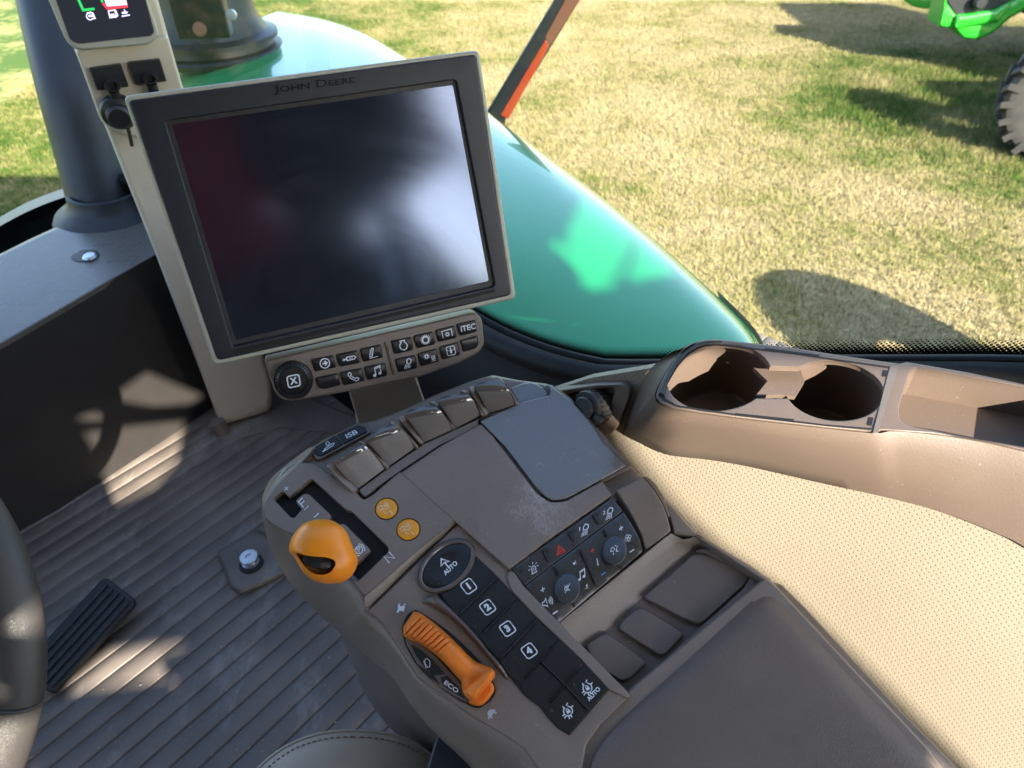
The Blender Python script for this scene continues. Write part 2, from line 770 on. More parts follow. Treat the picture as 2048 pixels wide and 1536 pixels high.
# ------------------------------------------------------------------ lawn and its shader
def lawn_color(m, blades):
    N, L = m.node_tree.nodes, m.node_tree.links
    b = N['Principled BSDF']
    b.inputs['Roughness'].default_value = .75
    b.inputs['Specular IOR Level'].default_value = .15
    g = N.new('ShaderNodeNewGeometry')
    n1 = N.new('ShaderNodeTexNoise')
    n1.inputs['Scale'].default_value = .85
    n1.inputs['Detail'].default_value = 7
    n1.inputs['Roughness'].default_value = .62
    L.new(g.outputs['Position'], n1.inputs['Vector'])
    n2 = N.new('ShaderNodeTexNoise')
    n2.inputs['Scale'].default_value = 9
    n2.inputs['Detail'].default_value = 5
    L.new(g.outputs['Position'], n2.inputs['Vector'])
    # greener band along the parked tractor (the grass there is longer)
    sx = N.new('ShaderNodeSeparateXYZ')
    L.new(g.outputs['Position'], sx.inputs[0])
    md = N.new('ShaderNodeVectorMath')
    md.operation = 'DISTANCE'
    cmb = N.new('ShaderNodeCombineXYZ')
    L.new(sx.outputs[0], cmb.inputs[0])
    L.new(sx.outputs[1], cmb.inputs[1])
    L.new(cmb.outputs[0], md.inputs[0])
    md.inputs[1].default_value = (5.9, 9.0, 0)
    mr0 = N.new('ShaderNodeMapRange')
    mr0.inputs[1].default_value = 3.3
    mr0.inputs[2].default_value = 1.9
    mr0.inputs[3].default_value = 0
    mr0.inputs[4].default_value = .22
    L.new(md.outputs['Value'], mr0.inputs[0])
    # greener on the far left, away from the trodden strip
    mr1 = N.new('ShaderNodeMapRange')
    mr1.inputs[1].default_value = .5
    mr1.inputs[2].default_value = -4.0
    mr1.inputs[3].default_value = 0
    mr1.inputs[4].default_value = .24
    L.new(sx.outputs[0], mr1.inputs[0])
    a = N.new('ShaderNodeMath')
    a.operation = 'MULTIPLY_ADD'
    a.inputs[1].default_value = .45
    nc = N.new('ShaderNodeMath')
    nc.operation = 'MULTIPLY_ADD'
    nc.inputs[1].default_value = .95
    nc.inputs[2].default_value = .035
    L.new(n1.outputs[0], nc.inputs[0])
    L.new(n2.outputs[0], a.inputs[0])
    L.new(nc.outputs[0], a.inputs[2])
    a2 = N.new('ShaderNodeMath')
    L.new(a.outputs[0], a2.inputs[0])
    L.new(mr0.outputs[0], a2.inputs[1])
    a3 = N.new('ShaderNodeMath')
    L.new(a2.outputs[0], a3.inputs[0])
    L.new(mr1.outputs[0], a3.inputs[1])
    fac = a3.outputs[0]
    if blades:
        at = N.new('ShaderNodeAttribute')
        at.attribute_name = 'tone'
        a4 = N.new('ShaderNodeMath')
        a4.operation = 'MULTIPLY_ADD'
        a4.inputs[1].default_value = .22
        L.new(at.outputs['Fac'], a4.inputs[0])
        L.new(fac, a4.inputs[2])
        a5 = N.new('ShaderNodeMath')
        a5.operation = 'SUBTRACT'
        a5.inputs[1].default_value = .11
        L.new(a4.outputs[0], a5.inputs[0])
        fac = a5.outputs[0]
    cr_ = N.new('ShaderNodeValToRGB')
    e = cr_.color_ramp.elements
    e[0].position = .66
    e[0].color = (.53, .42, .22, 1)
    e[1].position = 1.06 if False else 1.0
    e[1].color = (.08, .14, .022, 1)
    for pos, c in ((.78, (.42, .345, .15, 1)), (.87, (.31, .285, .097, 1)), (.95, (.185, .22, .052, 1))):
        x = e.new(pos)
        x.color = c
    L.new(fac, cr_.inputs[0])
    L.new(cr_.outputs[0], b.inputs['Base Color'])
    if blades:
        up = N.new('ShaderNodeCombineXYZ')
        up.inputs[2].default_value = 1
        va = N.new('ShaderNodeVectorMath')
        va.operation = 'MULTIPLY_ADD'
        va.inputs[1].default_value = (.35, .35, .35)
        L.new(g.outputs['Normal'], va.inputs[0])
        L.new(up.outputs[0], va.inputs[2])
        vn = N.new('ShaderNodeVectorMath')
        vn.operation = 'NORMALIZE'
        L.new(va.outputs[0], vn.inputs[0])
        L.new(vn.outputs[0], b.inputs['Normal'])
    if not blades:
        bp = N.new('ShaderNodeBump')
        bp.inputs['Strength'].default_value = .8
        bp.inputs['Distance'].default_value = .02
        n3 = N.new('ShaderNodeTexNoise')
        n3.inputs['Scale'].default_value = 45
        n3.inputs['Detail'].default_value = 6
        L.new(g.outputs['Position'], n3.inputs['Vector'])
        L.new(n3.outputs[0], bp.inputs['Height'])
        L.new(bp.outputs[0], b.inputs['Normal'])


mg = D.materials.new('lawn_soil')
mg.use_nodes = True
lawn_color(mg, False)
gs = 250
lawn = obj('lawn', [(-gs, -gs, 0), (gs, -gs, 0), (gs, gs, 0), (-gs, gs, 0)], [(0, 1, 2, 3)], mg, recalc=False, fin=False)
tag(lawn, kind='structure', label='dry sunlit lawn with green and straw-coloured patches outside the cab', cat='ground')

mb = D.materials.new('grass_blades')
mb.use_nodes = True
lawn_color(mb, True)
import numpy as np
rng = np.random.default_rng(3)


def blade_field():
    pts = []
    # the parts of the lawn that can be seen past the cab
    n = 1000000
    x = rng.uniform(-6.5, 9.5, n)
    y = rng.uniform(2.6, 15, n)
    d = y * _cp + 3 * _sp
    u = 1024 + x / d * FPX
    v = 768 - (y * _sp - 3 * _cp) / d * FPX
    k = (u > -150) & (u < 2200) & (v > -80) & (v < 760) & (((u < 260) & (v < 520)) | (v < 340) | ((u > 900) & (v < 340 + (u - 900) * .62)))
    x, y = x[k], y[k]
    green = np.hypot(x - 5.9, y - 9.0)
    tall = np.clip((2.2 - green) / 1.0, 0, 1)
    n = len(x)
    h = rng.uniform(.022, .055, n) + tall * rng.uniform(.02, .10, n)
    wd = rng.uniform(.0024, .0048, n)
    a = rng.uniform(0, 2 * np.pi, n)
    b = rng.uniform(0, 2 * np.pi, n)
    lean = rng.uniform(.1, .95, n) * h
    V = np.zeros((n, 3, 3))
    V[:, 0, 0] = x - np.cos(a) * wd
    V[:, 0, 1] = y - np.sin(a) * wd
    V[:, 1, 0] = x + np.cos(a) * wd
    V[:, 1, 1] = y + np.sin(a) * wd
    V[:, 2, 0] = x + np.cos(b) * lean
    V[:, 2, 1] = y + np.sin(b) * lean
    V[:, 2, 2] = h
    V[:, :2, 2] = .001
    me = D.meshes.new('grass')
    me.vertices.add(n * 3)
    me.vertices.foreach_set('co', V.reshape(-1))
    me.loops.add(n * 3)
    me.loops.foreach_set('vertex_index', np.arange(n * 3, dtype=np.int32))
    me.polygons.add(n)
    me.polygons.foreach_set('loop_start', np.arange(0, n * 3, 3, dtype=np.int32))
    me.update()
    at = me.attributes.new('tone', 'FLOAT', 'POINT')
    at.data.foreach_set('value', np.repeat(rng.uniform(0, 1, n), 3).astype(np.float32))
    me.materials.append(mb)
    o = D.objects.new('grass', me)
    COL.objects.link(o)
    tag(o, kind='stuff', label='short dry grass blades covering the lawn outside the cab', cat='grass')


blade_field()

# ------------------------------------------------------------------ cab floor
mf = pmat('floor_mat', (.190, .155, .130), .5, .25, 260, var=.22, vscale=9, rvar=.08)


def dirt(m, scale, lo, hi, col, amt):
    """pale scuffs with a shape of their own"""
    N, L = m.node_tree.nodes, m.node_tree.links
    b = N['Principled BSDF']
    src = b.inputs['Base Color'].links[0].from_socket
    tc = N.new('ShaderNodeTexCoord')
    mp = N.new('ShaderNodeMapping')
    mp.inputs['Rotation'].default_value = (0, 0, R(-51))
    mp.inputs['Scale'].default_value = (1, .45, 1)
    L.new(tc.outputs['Object'], mp.inputs[0])
    n = N.new('ShaderNodeTexNoise')
    n.inputs['Scale'].default_value = scale
    n.inputs['Detail'].default_value = 8
    n.inputs['Roughness'].default_value = .7
    L.new(mp.outputs[0], n.inputs['Vector'])
    r = N.new('ShaderNodeMapRange')
    r.inputs[1].default_value = lo
    r.inputs[2].default_value = hi
    r.inputs[3].default_value = 0
    r.inputs[4].default_value = amt
    L.new(n.outputs[0], r.inputs[0])
    mx = N.new('ShaderNodeMix')
    mx.data_type = 'RGBA'
    mx.inputs[7].default_value = (*col, 1)
    L.new(src, mx.inputs[6])
    L.new(r.outputs[0], mx.inputs[0])
    L.new(mx.outputs[2], b.inputs['Base Color'])


dirt(mf, 13, .53, .72, (.46, .41, .37), .6)
dirt(mf, 70, .66, .74, (.50, .46, .42), .6)


def floor_mat():
    rd = Vector((.629, .777, 0))
    pd = Vector((-.777, .629, 0))
    prof = []
    s = -1.3
    sp = .0345
    while s < 1.9:
        prof += [(s, 0), (s + sp - .0060, 0), (s + sp - .0050, -.0008), (s + sp - .0042, -.0035), (s + sp - .0022, -.0035), (s + sp - .0012, -.0008)]
        s += sp
    rows = [[pd * a + rd * t + Vector((0, 0, 1.9 + z)) for a, z in prof] for t in (-1.6, -.8, 0, .4, .8, 1.6)]
    o = loft('floor', rows, mf, None, sharp=70)
    tag(o, kind='structure', label='grey brown ribbed rubber mat on the cab floor', cat='floor')


floor_mat()
# flat border moulded round the corner post foot and along the front edge
o = panel('floor_border', [(420, 826), (560, 770), (720, 838), (700, 870), (560, 855), (460, 882), (436, 878)], mf, None, FLOOR, .004, thick=.012, edge=4, drop=.003)
tag(o, kind='structure', label='smooth moulded floor border round the corner post foot', cat='floor')

# ------------------------------------------------------------------ front kick panel and ledge
mk = pmat('kick_panel', (.026, .022, .020), .6, .3, 300, var=.15, vscale=12)
lo_px = [(-260, 1245), (-100, 1150), (0, 1084), (113, 1022), (300, 899), (417, 821), (500, 768)]
hi_px = [(-260, 838), (-100, 746), (0, 691), (120, 622), (230, 557), (312, 510), (360, 482)]
lo = [FLOOR.at(u, v) for u, v in lo_px]
hi = [LEDGE.at(u, v) for u, v in hi_px]
rows = []
for t in (0, .25, .5, .75, .95, 1):
    rows.append([a.lerp(b, t) + Vector((0.0, 0, 0)) for a, b in zip(lo, hi)])
back = [(p + Vector((-.12, .12, 0))) for p in rows[-1]]
backl = [(p + Vector((-.12, .12, 0))) for p in rows[0]]
o = loft('kick_panel', [backl] + rows + [back], mk, None, sharp=30)
tag(o, kind='structure', label='dark front kick panel below the ledge, streaked by sunlight', cat='wall')
ml = pmat('ledge_plastic', (.150, .132, .115), .30, .25, 500, var=.06, rvar=.06)
edge_ = [p for p in hi_px]
outl = edge_ + [(330, 440), (300, 418), (230, 405), (165, 430), (60, 478), (0, 508), (-140, 585), (-300, 680)]
o = panel('front_ledge', outl, ml, None, LEDGE, .006, thick=.007, edge=5, drop=.006)
tag(o, kind='thing', label='grey brown moulded ledge at the front left corner of the cab', cat='ledge')
ledge = o
o = panel('recess', rp(c1([(400, 1500), (470, 1462), (560, 1460), (590, 1490), (540, 1536), (440, 1530)]), 9), M['black'], ledge, LEDGE, .0075, thick=.001, edge=1)
o.name = 'drain_recess'
lathe('plug', [(.0001, .006), (.011, .006), (.014, .002), (.014, 0)], LEDGE.at(180, 515, .0076), (0, 0, 1), M['steel'], ledge, 20)

# dark outside cowl seen beyond the ledge
mcowl = pmat('black_cowl', (.018, .019, .021), .38, .1, 200)
OUT = Pl((0, 0, 2.2), (0, 0, 1))
cw = thing('wiper_cowl', 'black curved cowl outside the windscreen at the front left corner', 'cowl', OUT.at(60, 430))
ra = [OUT.at(u, v, 0.03) for u, v in cr([(-120, 505), (0, 434), (70, 398), (160, 368), (260, 350)], 5)]
rb = [OUT.at(u, v, 0.05) for u, v in cr([(-120, 525), (0, 452), (80, 412), (165, 384), (260, 368)], 5)]
rc = [OUT.at(u, v, 0.0) for u, v in cr([(-120, 560), (0, 478), (80, 436), (165, 404), (260, 388)], 5)]
rd_ = [p + Vector((.02, -.02, -.3)) for p in rc]
r0_ = [p + Vector((-.02, .03, -.25)) for p in ra]
loft('rim', [r0_, ra, rb, rc, rd_], mcowl, cw, sharp=50)
tube('rail', [OUT.at(u, v, -.02) for u, v in cr([(-120, 548), (0, 470), (70, 440), (150, 418)], 5)], .022, mcowl, cw)

# ------------------------------------------------------------------ black windscreen pillar
mp_ = pmat('pillar_vinyl', (.026, .028, .030), .48, .3, 600, var=.08)
base = LEDGE.at(212, 418)
pil = thing('cab_pillar', 'thick black cab corner pillar behind the beige display post', 'pillar', base)
top = dep(78, -160, 1.62)
path = [base + Vector((.0, 0, -.05)), base, base.lerp(dep(150, 180, 1.53), .5), dep(150, 180, 1.53), dep(112, 20, 1.56), top, dep(60, -420, 1.6)]
path = [Vector(p) for p in cr(path, 5)]
tube('column', path, .073, mp_, pil, seg=28)
ft = base + Vector((.02, -.01, 0))
lathe('boot', [(.125, -.005), (.118, .006), (.095, .016), (.082, .03), (.078, .05), (.07, .052)], ft, (0, 0, 1), mp_, pil, 40)

# ------------------------------------------------------------------ hood, exhaust, rail
mhood = pmat('green_paint', (.012, .34, .11), .26, 0, coat=1.0, spec=.5, var=.0)
K = cr([(560, 20), (640, 34), (700, 52), (745, 72), (800, 105), (900, 168), (1000, 238), (1100, 313), (1200, 388), (1300, 468), (1400, 556), (1470, 622), (1505, 660), (1522, 690), (1530, 730)], 5)
K = [tuple(p) for p in resample(K, 60)]
hood = thing('tractor_hood', 'glossy green tractor hood beside the windscreen with a sunlit patch', 'hood', HOOD.at(1100, 420))
rows = []
kc = [HOOD.at(u, v) for u, v in K]
# inner edge of the sheet, hidden by the monitor and the cab front
inner = [HOOD.at(u, v) for u, v in resample([(340, 120), (360, 300), (600, 520), (900, 640), (1000, 690), (1100, 780), (1200, 860), (1400, 900)], 60)]
for t, dz in ((0, -.05), (.25, -.006), (.5, .004), (.7, .005), (.82, .003), (.9, -.002), (.955, -.010), (.985, -.020), (1.0, -.030)):
    row = []
    for a, b in zip(inner, kc):
        p = a.lerp(b, t)
        pp = Vector((p.x, p.y, 2.35 + dz))
        if t > .6:   # keep the outline where it is seen although it has dropped
            k = (t - .6) / .4
            d = (b - CAMP)
            q = CAMP + (p - CAMP) * ((2.35 + dz - 3) / (p.z - 3))
            pp = pp.lerp(q, k)
        row.append(pp)
    rows.append(row)
last = rows[-1]
nrm = []
for i in range(60):
    a, b = last[max(i - 1, 0)], last[min(i + 1, 59)]
    t = (b - a).normalized()
    n = t.cross(Vector((0, 0, 1)))
    nrm.append(Vector((n.x, n.y, 0)).normalized() * (1 if n.x > 0 else -1))
rows.append([p + n * .022 + Vector((0, 0, -.045)) for p, n in zip(last, nrm)])
rows.append([p + n * .030 + Vector((0, 0, -.12)) for p, n in zip(last, nrm)])
rows.append([p + n * .02 + Vector((0, 0, -.5)) for p, n in zip(last, nrm)])
loft('sheet', rows, mhood, hood, sub=1, sharp=80)
my = pmat('yellow_stripe', (.75, .56, .02), .3, coat=.6)
sa = [p + n * .002 + Vector((0, 0, .004)) for p, n in list(zip(rows[-4], nrm))[50:57]]
sb = [p + n * .003 + Vector((0, 0, .002)) for p, n in list(zip(rows[-3], nrm))[50:57]]
loft('stripe', [sa, [a_.lerp(b_, .5) + Vector((.003, 0, .004)) for a_, b_ in zip(sa, sb)], sb], my, hood, sub=1)

mex = pmat('exhaust_black', (.016, .017, .019), .36, .15, 150, var=.1)
eb = HOOD.at(425, 95)
ex = thing('exhaust_stack', 'black round exhaust housing with stepped flange on the hood', 'exhaust', eb)
lathe('flange', [(.19, -.02), (.232, -.015), (.236, .0), (.228, .008), (.205, .012), (.203, .03), (.222, .034), (.222, .047), (.19, .056), (.165, .10), (.158, .2)], eb, (0, 0, 1), mex, ex, 72)
lathe('stack', [(.15, .1), (.152, .2), (.15, .9), (.12, .92)], eb, (0, 0, 1), mex, ex, 64)
bc = dep(432, 30, 2.0)
boxm('bracket', bc + Vector((-.03, -.03, .12)), (.07, .012, 0), (-.004, .03, 0), (0, 0, .17), mex, ex, .006)
lathe('bolt', [(.0001, .014), (.017, .013), (.019, .004), (.019, 0)], dep(400, 58, 1.95), (.2, -.95, .2), pmat('rusty_bolt', (.23, .12, .08), .6, metal=.4), ex, 16)
lathe('bolt', [(.0001, .012), (.013, .011), (.015, .004), (.015, 0)], dep(463, 30, 1.95), (.2, -.95, .2), M['steel'], ex, 16)
# handrail with orange reflector beyond the hood
mrail = pmat('rail_black', (.022, .024, .028), .42, .15, 200)
mrefl = pmat('orange_red_reflector', (.72, .085, .018), .35, .1, 300, coat=.3)
g0 = HOOD.at(1000, 232, -.35)
g1 = dep(1138, 0, g0.dot(Vector((0, _cp, -_sp))) - CAMP.z * -_sp) if False else None
RAILP = Pl(HOOD.at(1000, 232, -.25), (0, -1, .2))
rail = thing('handrail', 'slanting black handrail with an orange red reflector strip beyond the hood', 'handrail', RAILP.at(1000, 250))
panel('bar', [(1062, -80), (1192, -80), (1160, 0), (1012, 238), (1000, 290), (930, 290), (982, 210), (1108, 0)], mrail, rail, RAILP, 0, thick=.03, edge=6, drop=.006)
panel('reflector', rp([(1092, 78, 4), (1098, 92, 3), (1017, 238, 2), (1001, 230, 3)], 3), mrefl, rail, RAILP, .004, thick=.0035, edge=1.5, drop=.001)
panel('reflector', rp([(1130, 0), (1172, -70), (1188, -62), (1160, 0), (1099, 92), (1090, 74)], 2), pmat('faded_reflector', (.30, .11, .055), .5, .2, 200), rail, RAILP, .0035, thick=.003, edge=1.5, drop=.001)

# ------------------------------------------------------------------ right side of the cab: lining, glass, seal
def lining_mat():
    m = pmat('perforated_vinyl', (.262, .224, .168), .52, .35, 260, var=.04, vscale=8)
    N, L = m.node_tree.nodes, m.node_tree.links
    b = N['Principled BSDF']
    src = b.inputs['Base Color'].links[0].from_socket
    uv = N.new('ShaderNodeUVMap')
    sc = N.new('ShaderNodeVectorMath')
    sc.operation = 'SCALE'
    sc.inputs[3].default_value = 1 / .0054
    L.new(uv.outputs[0], sc.inputs[0])
    dist = []
    for off in ((0, 0, 0), (.5, .5, 0)):
        ad = N.new('ShaderNodeVectorMath')
        ad.inputs[1].default_value = off
        L.new(sc.outputs[0], ad.inputs[0])
        fr = N.new('ShaderNodeVectorMath')
        fr.operation = 'FRACTION'
        L.new(ad.outputs[0], fr.inputs[0])
        dd = N.new('ShaderNodeVectorMath')
        dd.operation = 'DISTANCE'
        dd.inputs[1].default_value = (.5, .5, 0)
        L.new(fr.outputs[0], dd.inputs[0])
        dist.append(dd.outputs['Value'])
    mn = N.new('ShaderNodeMath')
    mn.operation = 'MINIMUM'
    L.new(dist[0], mn.inputs[0])
    L.new(dist[1], mn.inputs[1])
    r = N.new('ShaderNodeMapRange')
    r.inputs[1].default_value = .095
    r.inputs[2].default_value = .15
    r.inputs[3].default_value = 1
    r.inputs[4].default_value = 0
    L.new(mn.outputs[0], r.inputs[0])
    mx = N.new('ShaderNodeMix')
    mx.data_type = 'RGBA'
    mx.inputs[7].default_value = (.19, .145, .09, 1)
    L.new(src, mx.inputs[6])
    L.new(r.outputs[0], mx.inputs[0])
    L.new(mx.outputs[2], b.inputs['Base Color'])
    # the holes are pressed in
    bp = N.new('ShaderNodeBump')
    bp.inputs['Strength'].default_value = .5
    bp.inputs['Distance'].default_value = .001
    bp.invert = True
    L.new(r.outputs[0], bp.inputs['Height'])
    old = b.inputs['Normal'].links[0].from_socket
    L.new(old, bp.inputs['Normal'])
    L.new(bp.outputs[0], b.inputs['Normal'])
    return m


def plane_uv(o, pl, rot=0.0):
    x = pl.n.cross(Vector((0, 0, 1))).normalized()
    y = pl.n.cross(x).normalized()
    c, s = math.cos(rot), math.sin(rot)
    uv = o.data.uv_layers.new(name='UVMap')
    for lp in o.data.loops:
        p = o.matrix_world @ o.data.vertices[lp.vertex_index].co
        a, b = p.dot(x), p.dot(y)
        uv.data[lp.index].uv = (a * c - b * s, a * s + b * c)


LIN_BOT = [(1270, 876), (1300, 892), (1335, 910), (1420, 920), (1500, 934), (1632, 964), (1794, 1000), (1900, 1030), (1956, 1049), (2007, 1072), (2048, 1094), (2200, 1180)]
lin = panel('side_lining', [(1010, 830), (1100, 782), (1180, 756), (1290, 738), (1325, 732), (1312, 752), (1300, 820), (1305, 880), (1345, 895), (1500, 920), (1632, 950), (1794, 986), (1956, 1035), (2048, 1080), (2300, 1200), (2300, 1750), (1150, 1750), (1000, 1200)], lining_mat(), None, WALL,
            lambda u, v: .006 * math.exp(-((u - 1900) / 420) ** 2 - ((v - 1350) / 330) ** 2), thick=.012, edge=0, grid=36)
plane_uv(lin, WALL, R(-4))
tag(lin, kind='thing', label='cream perforated vinyl lining of the cab side wall in full sun', cat='lining')

# cup holder sill
LCUP = ell(*c8([(731, 336)])[0], 104.5, 66, 7, 44)
RCUP = ell(*c8([(1227, 393)])[0], 99, 59.5, -6, 44)
CUPS = cr([p for p in LCUP if not inside(p, RCUP) and not (p[0] > c8([(935, 0)])[0][0] and c8([(0, 300)])[0][1] < p[1] < c8([(0, 402)])[0][1])][::1], 1, True)
_cl = [p for p in LCUP if not (p[0] > c8([(905, 0)])[0][0] and c8([(0, 296)])[0][1] < p[1] < c8([(0, 408)])[0][1])]
_cr = [p for p in RCUP if not (p[0] < c8([(1062, 0)])[0][0] and c8([(0, 300)])[0][1] < p[1] < c8([(0, 412)])[0][1])]


def _order(pts, c, a0):
    return sorted(pts, key=lambda p: (math.atan2(p[1] - c[1], p[0] - c[0]) - a0) % (2 * math.pi))


_lc, _rc = c8([(731, 336)])[0], c8([(1227, 393)])[0]
CUPS = _order(_cl, _lc, 0.0) + _order(_cr, _rc, math.pi)
tray_hole = rp(c8([(1505, 470, 9), (1530, 390, 4), (1555, 310, 9), (1580, 294, 4), (1800, 332), (2210, 408), (2210, 668), (2048, 636), (1780, 590), (1560, 545, 12), (1512, 520, 9)]), 2)
rim = cr(c8([(455, 420), (470, 372), (520, 282), (575, 212), (645, 177), (720, 170), (850, 184), (1040, 206), (1300, 246), (1512, 276)]), 4)
top_out = rim + c8([(1540, 268), (1800, 312), (2048, 364), (2300, 410), (2300, 720)])
near = c8([(2048, 650), (1850, 608), (1650, 577), (1430, 562), (1415, 573), (1200, 552), (800, 507), (540, 470), (478, 446)])
sill = thing('window_sill', 'brown moulded window sill with two cup holders and an open tray', 'window sill', SILL.at(1600, 780))
fill_pts = cr(c8([(1520, 540), (1700, 560)]), 2)
panel('top_plate', [p for p in top_out] + near, M['sill'], sill, SILL, 0, thick=.008, holes=[CUPS, tray_hole], edge=2.5, drop=.0015, hole_thick=.004)
# skirt down to the lining
top_edge = cr(c8([(452, 405), (452, 425), (470, 448), (540, 474), (800, 511), (1200, 556), (1405, 576), (1480, 567), (1650, 581), (1850, 612), (2048, 656), (2400, 740)]), 5)
bot_edge = cr([(1246, 866), (1262, 876), (1282, 886)] + [(1300, 894), (1335, 910), (1420, 920), (1500, 934), (1632, 964), (1794, 1000), (1900, 1030), (2007, 1072), (2060, 1100), (2260, 1220)], 5)
te, be = resample(top_edge, 60), resample(bot_edge, 60)
rows = [[SILL.at(p.x, p.y, -.0005) for p in te]]
lastr = [WALL.at(p.x, p.y, .006) for p in be]
for t in (.12, .3, .55, .8, 1.0):
    row = []
    for p, q, a, b in zip(te, be, rows[0], lastr):
        m = p.lerp(q, t)
        da = (a - CAMP).length
        db = (b - CAMP).length
        dd = da + (db - da) * (t ** 1.5) + .002 * math.sin(math.pi * t)
        d = ray(m.x, m.y)
        row.append(CAMP + d.normalized() * dd)
    rows.append(row)
rows.append([p - WALL.n * .012 for p in lastr])
loft('skirt', rows, M['sill'], sill, sharp=60)
# end wall at the left of the cup holder
le = resample(cr(c8([(452, 405), (470, 365), (520, 280), (575, 210), (640, 176)]), 4), 16)
l2 = resample(cr([(1246, 866), (1262, 812), (1290, 752), (1330, 712), (1380, 690)], 4), 16)
rows = [[SILL.at(p.x, p.y, -.0005) for p in le]]
ends = [WALL.at(q.x, q.y, .001) for q in l2]
for t in (.3, .7, 1.0):
    rows.append([a.lerp(b, t) for a, b in zip(rows[0], ends)])
loft('end_wall', rows, M['sill'], sill)


def cup(name, outline, depth, parent):
    top = [SILL.at(u, v, -.013) for u, v in outline]
    mouth = [SILL.at(u, v, -.001) for u, v in outline]
    c = sum(top, Vector((0, 0, 0))) / len(top)
    rows = [top]
    for t, k in ((.5, .95), (.93, .90), (.98, .88), (1, .82), (1, .45), (1, .05)):
        rows.append([c + (p - c) * k - Vector((0, 0, depth * t)) - WALL.n * .016 * t for p in top])
    loft(name, rows, M['sill'], parent, closed=True, sharp=60)


cup('cup_well', LCUP, .062, sill)
cup('cup_well', RCUP, .062, sill)
sad = c8([(880, 292), (985, 302), (1080, 296), (1100, 350), (1060, 415), (985, 408), (890, 412), (940, 350)])
panel('saddle', sad, M['sill'], sill, SILL, -.0125, thick=.004, edge=0)
# raised lip round the cup holder insert
lip = cr(c8([(480, 410), (500, 350), (550, 262), (600, 215), (660, 190), (740, 185)]), 5)
tube('seal_lip', [SILL.at(u, v, .0015) for u, v in lip], .0022, M['rubber'], sill, 8)
slot_px = [c8([(930, 207), (1165, 237), (1163, 244), (928, 215)]), c8([(805, 489), (1055, 515), (1053, 521), (803, 494)]), c8([(480, 398), (490, 400), (500, 425), (535, 445), (530, 450), (488, 432)]),
           c8([(1443, 302), (1462, 306), (1456, 330), (1436, 328)]), c8([(1380, 506), (1398, 508), (1390, 542), (1372, 538)]), c8([(585, 210), (660, 188), (655, 195), (592, 219)])]
for s_ in slot_px:
    panel('clip_slot', s_, M['hole'], sill, SILL, .0006, thick=.0008, edge=0)
ins_ = rp(c8([(486, 414, 8), (500, 365, 8), (548, 282, 10), (600, 224, 8), (660, 194, 8), (720, 187, 6), (850, 203), (1040, 226), (1300, 264), (1484, 290, 3), (1398, 560, 3), (1200, 544), (800, 497), (545, 459, 8), (496, 434, 8)]), 4)
panel('insert_gap', ins_, M['hole'], sill, SILL, .0005, thick=.0008, edge=0, holes=[inset(clean(ins_), 2.4)])
# ledge strip at the right end of the insert (bluish recess)
panel('insert_edge', c8([(1470, 285), (1508, 280), (1420, 570), (1395, 575)]), M['brown_dark'], sill, SILL, .0007, thick=.0008, edge=0)
tf = [SILL.at(u, v, -.030) for u, v in c8([(1490, 330), (2300, 430), (2300, 740), (1480, 560)])]
obj('tray_floor', tf + [p + Vector((0, 0, -.004)) for p in tf], [(0, 1, 2, 3), (7, 6, 5, 4)], M['sill'], sill)
th = [SILL.at(u, v, -.001) for u, v in tray_hole]
cth = sum(th, Vector((0, 0, 0))) / len(th)
loft('tray_wall', [th, [p + Vector((0, 0, -.031)) for p in th]], M['sill'], sill, closed=True)

# glass: one bent pane round the front right corner, printed dots along its lower edge
GP = [Vector(p) for p in cr([(1.0135, .197), (.6635, .372), (.3195, .55), (.11, .656), (.0, .745), (-.1, .865), (-.23, 1.03), (-.36, 1.2), (-.56, 1.36), (-.85, 1.5)], 6)]


def glass_z(x):
    pts = [(-.85, 2.36), (-.36, 2.42), (-.1, 2.450), (0, 2.466), (.11, 2.489), (.32, 2.577), (.447, 2.628), (.66, 2.70), (1.02, 2.77)]
    for (x0, z0), (x1, z1) in zip(pts, pts[1:]):
        if x <= x1:
            return z0 + (z1 - z0) * (x - x0) / (x1 - x0)
    return pts[-1][1]


